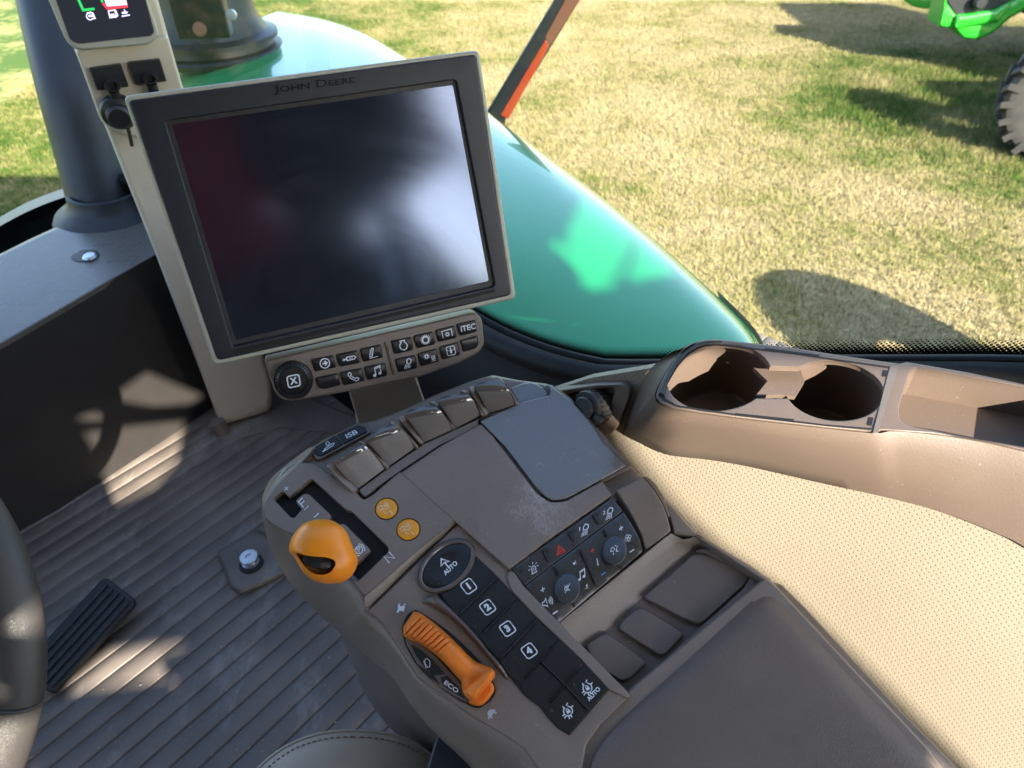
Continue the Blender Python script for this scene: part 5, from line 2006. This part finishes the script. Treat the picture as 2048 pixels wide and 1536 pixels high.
S(d3, c9([(765, 1075)])[0], 5.0, [('t', 'AUX', 0, 0, .5, 1.4, False, .0)], M['print_dim'], -.0032, (.75, .66), (.5, -.6)) if False else None
tl = resample(cr(c9([(425, 470), (445, 600), (640, 690), (840, 830), (1000, 985), (1090, 1090), (1165, 1175), (1175, 1255), (1225, 1350)]), 6), 110)
tr_ = resample(cr(c9([(560, 272), (640, 292), (820, 420), (1000, 575), (1170, 740), (1330, 900), (1440, 950), (1550, 990), (1590, 1030)]), 6), 110)
rows = []
for i, (a, b) in enumerate(zip(tl, tr_)):
    s_ = i / 109
    hb = .015 + .006 * math.sin(math.pi * min(1, s_ * 1.05))
    gro = 0
    for k in range(8):
        d = (s_ - (.10 + k * .052)) / .0062
        gro += math.exp(-d * d)
    row = []
    for k in range(15):
        t = k / 14
        arch = max(0, 1 - abs(2 * t - 1) ** 3.2) ** .42
        ends = min(1, (s_ * 16) ** .6 + .05)
        gg = gro * (1 if .12 < t < .8 else 0) * .0016
        row.append(A.at(*(a.lerp(b, t)), -.0045 + hb * arch * ends - gg * 1.8))
    rows.append(row)
th_ = loft('throttle_lever', rows, M['orange_worn'], con, sharp=70)
tab = rp(c9([(1230, 1270), (1545, 985, 12), (1600, 1050, 12), (1595, 1085, 6), (1345, 1400, 12), (1290, 1412, 10), (1235, 1370, 8), (1180, 1290, 6)]), 8)
P('throttle_tab', tab, M['orange_worn'], lambda u, v: .0175, thick=.012, edge=7, drop=.006).parent = th_
P('throttle_foot', rp(c9([(1290, 1380), (1540, 1150), (1588, 1230, 10), (1590, 1290, 8), (1510, 1410, 10), (1420, 1482, 10), (1340, 1480, 8), (1250, 1440, 6)]), 7), M['orange_worn'], .001, thick=.007, edge=5, drop=.004).parent = th_
km = D.objects['keypad_module']
hare = [(-.9, -.75), (-.45, -.9), (-.3, -.55), (.3, -.7), (.75, -.95), (.6, -.5), (.85, .0), (.55, .25), (.95, .65), (.6, .7), (.35, .35), (-.1, .3), (-.4, .55), (-.2, 1.1), (-.55, .85), (-.75, .45), (-.55, .1), (-.75, -.3)]
S(km, c9([(398, 228)])[0], 10, [('f', hare)], PRI, lambda u, v: mod_h(u, v) + .0005, (1.0, -.2), (.1, -1.0))
turtle = [(-1.0, -.3), (-.75, -.5), (-.55, -.35), (-.5, -.8), (-.25, -.8), (-.2, -.4), (.35, -.4), (.45, -.8), (.7, -.75), (.65, -.3), (1.0, -.1), (.7, .05), (.45, .5), (0, .68), (-.4, .5), (-.6, .0)]
S(km, c6([(638, 1190)])[0], 12.5, [('f', turtle)], M['print_dim'], lambda u, v: mod_h(u, v) + .0005, (.7, -.78), (-.6, -.6))

# lit keypad for lights, sound and climate


def rad_h(u, v):
    # falls away towards the tray, slightly rounded
    p, q = Vector((1023, 1136)), Vector((1223, 996))
    n = Vector((.57, .82))
    d = (Vector((u, v)) - p).dot(n)
    return -.0035 - .00004 * d - .0000012 * max(0, d - 90) ** 2


RADU = c7([(150, 618, 2), (852, 122, 2), (930, 214, 2), (242, 738, 2)])
RADL = c7([(240, 743, 2), (932, 218, 2), (985, 296), (1040, 398), (1068, 500, 2), (478, 1002, 2), (380, 905), (300, 820)])
UR, VR = (.84, -.55), (-.18, -1.0)
r1_ = P('switch_row', rp(RADU, 2), M['panel_black'], lambda u, v: rad_h(u, v) + .0004, thick=.006, edge=1.5, drop=.0009, grid=12)
r2_ = P('media_panel', rp(RADL, 2), M['panel_black'], rad_h, thick=.006, edge=1.8, drop=.0012, grid=12)
for a, b in (((372, 490), (406, 570)), ((547, 362), (588, 430)), ((717, 240), (758, 306))):
    p, q = [Vector(x) for x in c7([a, b])]
    n = Vector((-(q - p).y, (q - p).x)).normalized() * 3.0
    P('switch_tab', rp([tuple(p + n), tuple(q + n), tuple(q - n), tuple(p - n)], 2.6, 4), M['key_black'], lambda u, v: rad_h(u, v) + .0022, thick=.003, edge=1.3, drop=.0012)


def SR(parent, c, s, items, mat=PRI, r=UR, u=VR, dh=.0012, name='symbol'):
    return S(parent, c7([c])[0], s, items, mat, lambda a, b: rad_h(a, b) + dh, r, u, name)


for c in ((217, 640), (402, 490), (582, 355), (752, 232)):
    SR(r1_, c, 3.4, [('f', circ(0, 0, 1, 12))], M['black'], name='indicator')
beacon = [('l', [(-.42, -.75), (-.42, .25), (-.2, .55), (.2, .55), (.42, .25), (.42, -.75)], .17), ('l', [(-.65, -.8), (.65, -.8)], .17), ('l', [(0, -.5), (0, .2)], .12)] + [('l', [(.75 * math.cos(R(a)), .2 + .75 * math.sin(R(a))), (1.15 * math.cos(R(a)), .2 + 1.15 * math.sin(R(a)))], .14) for a in (0, 40, 90, 140, 180)]
lampi = [('l', [(-.35, .0), (-.35, .55), (.05, .95), (.5, .75), (.6, .3), (.35, -.05)], .17, True)] + [('l', [(-.4 + k * .25, -.2), (-.7 + k * .33, -1.0)], .14) for k in range(4)]
SR(r1_, (305, 620), 10, beacon, r=(.9, -.45))
SR(r1_, (488, 487), 10, [('l', [(-.95, -.75), (.95, -.75), (0, .95)], .18, True), ('l', [(-.42, -.42), (.42, -.42), (0, .38)], .15, True)], M['print_red'], r=(.85, -.42), u=(-.3, -.95))
for c, d in (((665, 347), '1'), ((835, 232), '2')):
    SR(r1_, c, 11.5, lampi, r=(.95, -.35), u=(.0, -1.0))
    SR(r1_, (c[0] - 38, c[1] - 3), 4.6, [('t', d, 0, 0, .95, 1.0, False, .03)], r=(.95, -.35), u=(.0, -1.0))
plus = [('l', [(-.85, 0), (.85, 0)], .34), ('l', [(0, -.85), (0, .85)], .34)]
minus = [('l', [(-1, 0), (1, 0)], .42)]
SR(r2_, (368, 765), 5.6, plus)
SR(r2_, (455, 925), 6, minus)
SR(r2_, (915, 337), 5.6, plus)
SR(r2_, (990, 495), 5.2, minus)
SR(r2_, (715, 492), 5.6, plus, M['print_red'])
SR(r2_, (792, 653), 5.0, minus, M['print_blue'])
SR(r2_, (750, 570), 8, [('l', [(-.05, .85), (.05, -.55)], .22), ('f', circ(.08, -.75, .2, 10))], r=(1, -.2), u=(-.12, -1))
SR(r2_, (400, 853), 11, [('l', [(-.95, -.3), (-.55, -.3), (-.1, -.75), (-.1, .75), (-.55, .3), (-.95, .3)], .16, True), ('l', circ(.0, 0, .42, 8, -45, 45), .15), ('l', circ(.0, 0, .72, 8, -45, 45), .15), ('l', circ(.0, 0, 1.02, 8, -45, 45), .15)], r=(.9, -.42), u=(-.25, -1))
SR(r2_, (588, 583), 5, [('f', [(-.7, .7), (.5, .3), (-.1, -.8)]), ('l', [(.8, .7), (.6, -.6)], .2)])
SR(r2_, (640, 662), 10, ICON['note'], r=(.85, -.35), u=(-.1, -1))
SR(r2_, (672, 743), 5, [('f', [(.7, .8), (-.2, .3), (.4, -.8)]), ('l', [(-.8, -.5), (.8, -.9)], .2)])
SR(r2_, (963, 405), 9, [('l', circ(.42 * math.cos(R(a)), .42 * math.sin(R(a)), .36, 12), .15, True) for a in (20, 110, 200, 290)], r=(.9, -.4))
# dials with their slots
for c, rx, ry, slots, art in (((538, 757), 24.6, 30.5, ([(432, 612), (452, 604), (485, 660), (462, 672)], [(570, 862), (588, 855), (598, 885), (582, 893)]), 'mute'),
                              ((870, 490), 23.2, 29.8, ([(780, 352), (800, 346), (822, 392), (802, 402)], [(895, 592), (914, 586), (926, 618), (908, 628)]), 'vent')):
    for s_ in slots:
        P('dial_slot', rp(c7(s_), 2), M['hole'], lambda u, v: rad_h(u, v) + .0005, thick=.0006, edge=0)
    u, v = c7([c])[0]
    hb = rad_h(u, v)
    rw = [[A.at(a, b, hb + hh) for a, b in ell(u + du, v, rx * k, ry * k, -8, 48)] for k, hh, du in ((1.04, -.001, 0), (1.04, .0004, 0), (1.0, .0006, 0), (1.0, .0045, 0), (.975, .0052, 0), (.9, .0054, 0), (.02, .0054, 0))]
    dl = loft('dial', rw, M['panel_black'], con, closed=True, sharp=50)
    if art == 'mute':
        it = [('l', [(-.55, -.1), (-.2, -.1), (.15, -.5), (.15, .75), (-.2, .4), (-.55, .4)], .14, True), ('l', [(-.6, -.7), (.65, .85)], .15), ('l', [(.55, -.6), (-.55, .9)], .13)]
    else:
        it = [('l', [(-.95, .1), (-.75, .7), (-.3, .8), (0, .3), (-.3, .0)], .14, True), ('f', circ(.55, .6, .15, 8)), ('l', [(.45, .35), (.3, -.3), (.75, -.45)], .2), ('l', [(-.4, -.35), (-.4, -.8)], .2), ('l', [(0, .9), (.4, .9)], .12)]
    S(dl, (u + .5, v + .5), 9.5, it, PRI, hb + .0062, (.92, -.38), (-.1, -1.0))
p, q = [Vector(x) for x in c7([(632, 490), (742, 728)])]
n = Vector((-(q - p).y, (q - p).x)).normalized() * 3.2
P('panel_rib', rp([tuple(p + n), tuple(q + n), tuple(q - n), tuple(p - n)], 3, 4), M['key_black'], lambda u, v: rad_h(u, v) + .0022, thick=.003, edge=1.4, drop=.0014)

# tray behind the keypads with three pads
ta = resample(c7([(478, 1004), (870, 688), (1262, 372), (1345, 418), (1395, 412), (1452, 372)]), 24)
tb_ = resample(c7([(645, 1190), (760, 1090), (900, 985), (1070, 810), (1250, 640), (1440, 500), (1480, 482), (1560, 480)]), 24)
rows = [[A.at(p.x, p.y, rad_h(p.x, p.y) - .001) for p in ta]]
for t, k in ((.15, .1), (.4, .38), (.65, .68), (.85, .9), (1, 1)):
    row = []
    for p, q in zip(ta, tb_):
        m = p.lerp(q, t)
        h0 = rad_h(p.x, p.y) - .001
        row.append(A.at(m.x, m.y, h0 + (-.0285 - h0) * k))
    rows.append(row)
rows.insert(0, [p - A.n * .008 for p in rows[0]])
loft('tray_wall', rows, M['brown'], con, sharp=60)
P('tray_floor', c7([(420, 1010), (560, 1120), (1070, 800), (1400, 380), (1560, 470), (1960, 690), (1900, 740), (960, 1500), (760, 1330)]), M['brown_dark'], -.029, thick=.01, edge=0)
PADB = rp(c10([(548, 672, 5), (790, 478), (1040, 250, 6), (1090, 222, 6), (1300, 285), (1500, 358), (1640, 440, 8), (1655, 480, 6), (1560, 590), (1150, 960, 12), (1090, 970, 12), (900, 885), (700, 780), (560, 710, 6)]), 5)
P('tray_pad', PADB, M['brown_dark'], -.0225, thick=.008, edge=4, drop=.003)
P('tray_pad', rp(c10([(285, 985, 10), (330, 920, 10), (480, 795, 12), (540, 790, 10), (945, 1040, 12), (965, 1085, 8), (760, 1290, 14), (700, 1285, 10), (300, 1030, 8)]), 6), M['brown_dark'], -.0225, thick=.008, edge=4, drop=.003)
P('tray_pad', rp(c10([(-60, 1180, 10), (140, 1055, 10), (190, 1060, 10), (560, 1330, 12), (580, 1375, 8), (400, 1536, 12), (330, 1560, 10), (60, 1400, 8)]), 6), M['brown_dark'], -.0225, thick=.008, edge=4, drop=.003)
P('pad_surround', rp(c7([(1430, 500), (1480, 478), (1550, 480), (1700, 560), (1932, 688, 3), (1925, 705, 3), (1845, 690), (1820, 655), (1600, 560), (1480, 505)]), 3), M['brown_dark'], -.019, thick=.012, edge=2.5, drop=.002)
rb1 = c10([(1655, 470), (1830, 505, 3), (1842, 520, 3), (1300, 985), (1000, 1250), (655, 1545), (480, 1700), (440, 1660), (760, 1330), (1010, 1100), (1320, 830), (1580, 590)])
P('tray_edge', rp(rb1, 3), M['brown_dark'], -.0185, thick=.012, edge=3, drop=.002)

# padded arm rest
pad_out = rp([(1538, 1164, 8), (1560, 1166, 12), (1610, 1215), (1700, 1312), (1800, 1420), (1900, 1520), (2010, 1650), (1178, 1650), (1176, 1560), (1186, 1510, 20), (1220, 1462, 10), (1262, 1418), (1400, 1292)], 5)


def pad_h(u, v):
    d = ((u - 1538) * .66 - (v - 1164) * .0) * 0
    # distance to the right hand border
    e = ((u - 1552) * .735 - (v - 1166) * .68)
    k = max(0, min(1, (60 + e) / 60))
    f = ((u - 1240) * .66 + (v - 1440) * .75)
    return -.004 - .012 * k * k - .006 * math.exp(-max(0, f) / 14)


P('arm_pad', pad_out, M['arm_leather'], pad_h, thick=.05, edge=4, drop=.003, grid=12, sharp=80)

# crumbs of dried soil on the floor and in the tray
V, F = [], []
for k in range(260):
    if k < 200:
        u, v = random.uniform(60, 800), random.uniform(900, 1536)
        p, sz = FLOOR.at(u, v, .0008), random.uniform(.0008, .0026)
    else:
        u, v = random.gauss(1190, 45), random.gauss(1250, 35)
        p, sz = A.at(u, v, -.028), random.uniform(.0004, .0011)
    b = len(V)
    for q in range(4):
        a = 2.1 * q + random.random()
        V.append(p + Vector((math.cos(a), math.sin(a), 0 if q < 3 else random.uniform(.5, 1.2))) * sz * (1 if q < 3 else .6))
    F += [(b, b + 1, b + 2), (b, b + 1, b + 3), (b + 1, b + 2, b + 3), (b, b + 3, b + 2)]
o = obj('soil_crumbs', V, F, pmat('dry_soil', (.40, .33, .25), .9, var=.3, vscale=90), None, fin=False)
tag(o, kind='stuff', label='pale crumbs of dried soil on the cab floor and tray', cat='crumbs')
# ------------------------------------------------------------------ parked tractor
TRP = Pl(dep(1960, 60, 9.4), (-.15, -1, .05))
TRF = Pl(dep(1840, 20, 11), (-.15, -1, .05))
mgr = pmat('bright_green_paint', (.020, .33, .022), .3, coat=.8)
trc = thing('parked_tractor', 'bright green tractor parked on the lawn with a lugged tyre', 'tractor', (6.6, 7.6, 0))
cz8 = T(1348, 0, 2.9257)
panel('front_panel', rp(cz8([(1592, -20), (1600, 20), (1648, 86), (1690, 82), (1872, 55), (1990, 0), (2060, -60), (2200, -60), (2200, 20), (2048, 60), (1960, 110), (1872, 190), (1785, 233), (1690, 226), (1645, 172), (1548, 156)]), 3), mgr, trc, TRP, .0, thick=.5, edge=6, drop=.05)
panel('side_panel', rp(cz8([(1648, 90), (1690, 84), (1875, 58), (1990, 2), (1900, 130), (1760, 150), (1640, 168)]), 3), mgr, trc, TRP, .06, thick=.055, edge=8, drop=.04)
panel('fender', rp(cz8([(1300, -80), (1335, -5), (1400, 40), (1490, 55), (1532, 12), (1540, -80)]), 8), mgr, trc, TRF, 0, thick=.04, edge=4, drop=.01)
panel('engine_block', cz8([(1560, -200), (2300, -200), (2300, 60), (1870, 60), (1690, 86), (1650, 80), (1610, 20)]), M['black'], trc, TRP, -.06, thick=.6, edge=0)
lathe('lamp', [(.0001, .06), (.06, .06), (.09, .03), (.09, -.05)], TRP.at(*cz8([(1790, 15)])[0], .0), TRP.n, M['black'], trc, 20)
boxm('chassis', (7.5, 6.9, .8), (1.02, 0, 0), (0, 1.15, 0), (0, 0, .4), M['black'], trc, .05)
boxm('cab', (9.1, 8.2, 2.3), (1.05, 0, 0), (0, 1.1, 0), (0, 0, 1.1), mgr, trc, .12)
boxm('axle', (8.5, 9.6, .75), (1.0, 0, 0), (0, 1.9, 0), (0, 0, .2), M['black'], trc, .05)
mtyre = pmat('tyre_rubber', (.038, .034, .031), .75, .5, 40, var=.35, vscale=6)


def tractor_wheel(name, c, axis, r, wdt, parent, rimmat, nl=22):
    t = lathe(name, [(r * .55, -wdt * .42), (r * .80, -wdt * .5), (r * .93, -wdt * .46), (r * .96, -wdt * .3), (r * .97, 0), (r * .96, wdt * .3), (r * .93, wdt * .46), (r * .80, wdt * .5), (r * .55, wdt * .42)], c, axis, mtyre, parent, 64)
    lathe('rim', [(r * .56, -wdt * .4), (r * .5, -wdt * .1), (.12, -wdt * .05), (.12, wdt * .05), (r * .5, wdt * .1), (r * .56, wdt * .4)], c, axis, rimmat, t if parent else t, 40)
    ax = Vector(axis).normalized()
    x = ax.cross(Vector((0, 0, 1))).normalized()
    y = ax.cross(x)
    c = Vector(c)
    for sg in (-1, 1):
        for k in range(nl):
            a = 2 * math.pi * (k + (.5 if sg > 0 else 0)) / nl
            rows = []
            for f in (0, .5, 1):
                aa = a + .16 * f
                d = x * math.cos(aa) + y * math.sin(aa)
                e = ax.cross(d)
                p = c + ax * sg * wdt * (.52 - .48 * f) + d * r * (.945 + .015 * f)
                rows.append([p - e * .038 - d * .07, p - e * .03 + d * .055, p + e * .03 + d * .055, p + e * .038 - d * .07])
            loft('lug', rows, mtyre, t, closed=True, caps=True)
    return t


wr = .64
wcx = Vector((5.76, 7.36, wr))
tractor_wheel('wheel', wcx, (-.45, -1, 0), wr, .42, trc, pmat('yellow_rim', (.62, .45, .03), .4))
tractor_wheel('wheel', wcx + Vector((3.4, 3.6, 0)), (-.45, -1, 0), wr, .52, trc, D.materials['yellow_rim'])

# wheel added out of view at the right to cast a round shadow on the grass
ow_ = thing('shadow_tyre', 'smooth black tyre added out of view to shade the lawn', 'wheel', (3.33, 2.84, 0))
tractor_wheel('tyre', Vector((3.33, 2.84, .64)), (-.5, .866, 0), .64, .4, ow_, D.materials['yellow_rim'], 0)

# ------------------------------------------------------------------ unseen rear of the cab: helpers added to shape sunlight and reflections
YQ = -1.15
mcab = pmat('shade_panel_grey', (.10, .095, .09), .7, .2, 100)


def back(pl, pts, h=0.0):
    """openings of the rear wall: sun paths from these points back to the wall"""
    out = []
    for u, v in pts:
        p = pl.at(u, v, h)
        t = (YQ - p.y) / sun_dir.y
        q = p + sun_dir * t
        out.append((q.x * 1000, q.z * 1000))
    return out


class QL:
    n = Vector((1, 0, 0))

    def at(s, y, z, h=0):
        return Vector((-1.32 + h, y / 1000, z / 1000))


class Q2:
    n = Vector((0, 1, 0))

    def at(s, x, z, h=0):
        return Vector((x / 1000, YQ + h, z / 1000))


KICK = Pl(FLOOR.at(113, 1022), (FLOOR.at(417, 821) - FLOOR.at(0, 1084)).cross(LEDGE.at(230, 557) - FLOOR.at(113, 1022)))
c2 = T(0, 500, 2.9257)
c3b = T(900, 200, 2.9257)


def ext(a, b, k=1.0):
    return (a[0] + (b[0] - a[0]) * k, a[1] + (b[1] - a[1]) * k)


def mirror(pts):
    # for a glare opening: what the right half of the screen looks at
    out = []
    for u, v in pts:
        p = MON.at(u, v)
        d = ray(u, v)
        r = d - MON.n * 2 * d.dot(MON.n)
        q = p + r * ((YQ - p.y) / r.y)
        out.append((q.x * 1000, q.z * 1000))
    return out


side_open = back(SILL, c8([(500, 505), (545, 420), (640, 268), (735, 178)])) + back(SILL, [(1480, 690), (1600, 700), (1800, 715), (2048, 745)]) + [(1441, 3567), (1671, 2797), (1471, 2747)]
side_open += list(reversed(back(WALL, [(1240, 852), (1262, 895), (1300, 945), (1356, 1013), (1440, 1090), (1560, 1175), (1700, 1310), (1960, 1560)])))
holes = [side_open,
         back(HOOD, c3b([(810, 560), (1116, 722), (1055, 872), (935, 1095), (803, 1116), (762, 1020), (665, 912), (700, 722)]), .004),
         back(HOOD, c3b([(1160, 760), (1255, 862), (1322, 1015), (1150, 1042), (1008, 1072), (1088, 900)]), .004),
         back(HOOD, c3b([(590, 850), (655, 775), (655, 885), (638, 912)]), .004),
         back(KICK, c2([(640, 862), (868, 700), (1180, 835), (1195, 862), (1105, 906), (900, 918), (760, 893)])),
         back(KICK, c2([(430, 972), (560, 925), (690, 985), (520, 1002)])),
         back(KICK, c2([(488, 1048), (800, 1012), (1082, 988)])) + back(FLOOR, c2([(1080, 1010), (1040, 1230), (900, 1385), (760, 1445), (600, 1508), (470, 1445)])) + back(KICK, c2([(560, 1375), (612, 1270)])),
         back(FLOOR, T3([(345, 1098), (585, 885), (655, 832), (870, 800), (1080, 785), (1062, 832), (930, 882), (972, 970), (925, 1028), (650, 1066)])),
         back(FLOOR, T3([(955, 1005), (1000, 990), (1058, 1025), (1010, 1060), (960, 1040)])),
         back(FLOOR, T3([(140, 1545), (170, 1500), (235, 1475), (205, 1545)])),
         [(680 + 34 * math.cos(a), 3070 + 34 * math.sin(a)) for a in [2 * math.pi * k / 14 for k in range(14)]],  # small opening added for a hot spot on the screen
         [(768, 3140), (945, 3225), (1040, 3278), (1082, 3300), (1102, 3312), (1190, 3150), (1330, 2900), (1162, 2779), (1022, 2875), (923, 3008), (834, 3117)],  # opening added to put the glare on the screen's right half
         ]
wall_ = panel('sun_mask_wall', [(-1700, 1500), (2050, 1500), (2050, 3985), (-1700, 3985)], mcab, None, Q2(), 0, thick=.012, holes=holes, edge=0, step=200)  # openings follow sun paths so that light lands in chosen patches
dw = panel('left_shade_panel', [(-1150, 1880), (1200, 1880), (1200, 2420), (-1150, 2420)], mcab, None, QL(), 0, thick=.03, edge=0, step=300)  # added out of view to darken the left side
tag(dw, kind='structure', label='unseen lower wall at the left, added to darken the kick panel', cat='wall')
tag(wall_, kind='structure', label='unseen rear wall with openings cut to shape the sun patches', cat='wall')
jk = thing('red_mirror_form', 'dark red jacket added unseen to tint the screen reflection', 'form', (.16, YQ + .05, 3.2))  # added shape that gives the screen its red reflection
rows = []
for i in range(13):
    f = i / 12
    wj = .20 * math.sin(math.pi * (.12 + .80 * f)) ** .5 + .02 * math.sin(9 * f)
    rows.append([Vector((.16 + wj * math.cos(2 * math.pi * k / 28), YQ + .075 + .05 * math.sin(2 * math.pi * k / 28) + .008 * math.sin(5 * k + i), 2.93 + .55 * f)) for k in range(28)])
loft('red_shape', rows, pmat('red_tint', (.32, .03, .05), .85, .5, 60, var=.2), jk, closed=True, caps=True, sub=1)
hr = thing('reflection_blocker', 'dark headrest on two steel posts at the rear of the cab', 'blocker', (.20, -.21, 2.72))  # added to keep wall openings out of the screen reflection
rows = []
for i in range(17):
    f = i / 16
    k = max(.02, 1 - abs(2 * f - 1) ** 4) ** .4
    rows.append([Vector((.20 + .19 * k * math.copysign(abs(math.cos(a)) ** .6, math.cos(a)), -.21 + .04 * k * math.copysign(abs(math.sin(a)) ** .6, math.sin(a)), 2.915 + .36 * f)) for a in [2 * math.pi * q / 32 for q in range(32)]])
loft('pad', rows, pmat('dark_blocker_cloth', (.03, .027, .027), .9, .4, 200), hr, closed=True, caps=True)
for dx in (.06, .13):
    tube('post', [Vector((.20 + dx, -.21, 3.0)), Vector((.20 + dx, -.21, 2.72))], .007, M['steel'], hr, 10)
rbl = thing('glare_baffle', 'dark sunblind on two brackets at the rear cab wall', 'baffle', (.34, YQ, 2.87))  # added to cover a wall opening in the screen reflection
tube('baffle_tube', [Vector((.12, -.8, 2.868)), Vector((.55, -.8, 2.868))], .068, D.materials['dark_blocker_cloth'], rbl, 24)
for x_ in (.535, .57):
    tube('bracket', [Vector((x_, -.8, 2.868)), Vector((x_, YQ + .02, 2.868))], .008, M['black'], rbl, 8)
rf = boxm('shade_roof', (.17, -.48, 4.04), (1.87, 0, 0), (0, .66, 0), (0, 0, .115), pmat('headliner', (.40, .36, .31), .8), None, .04)  # unseen slab sized to keep sun off the far hood
tag(rf, kind='structure', label='unseen cab roof sized to shade the hood', cat='roof')
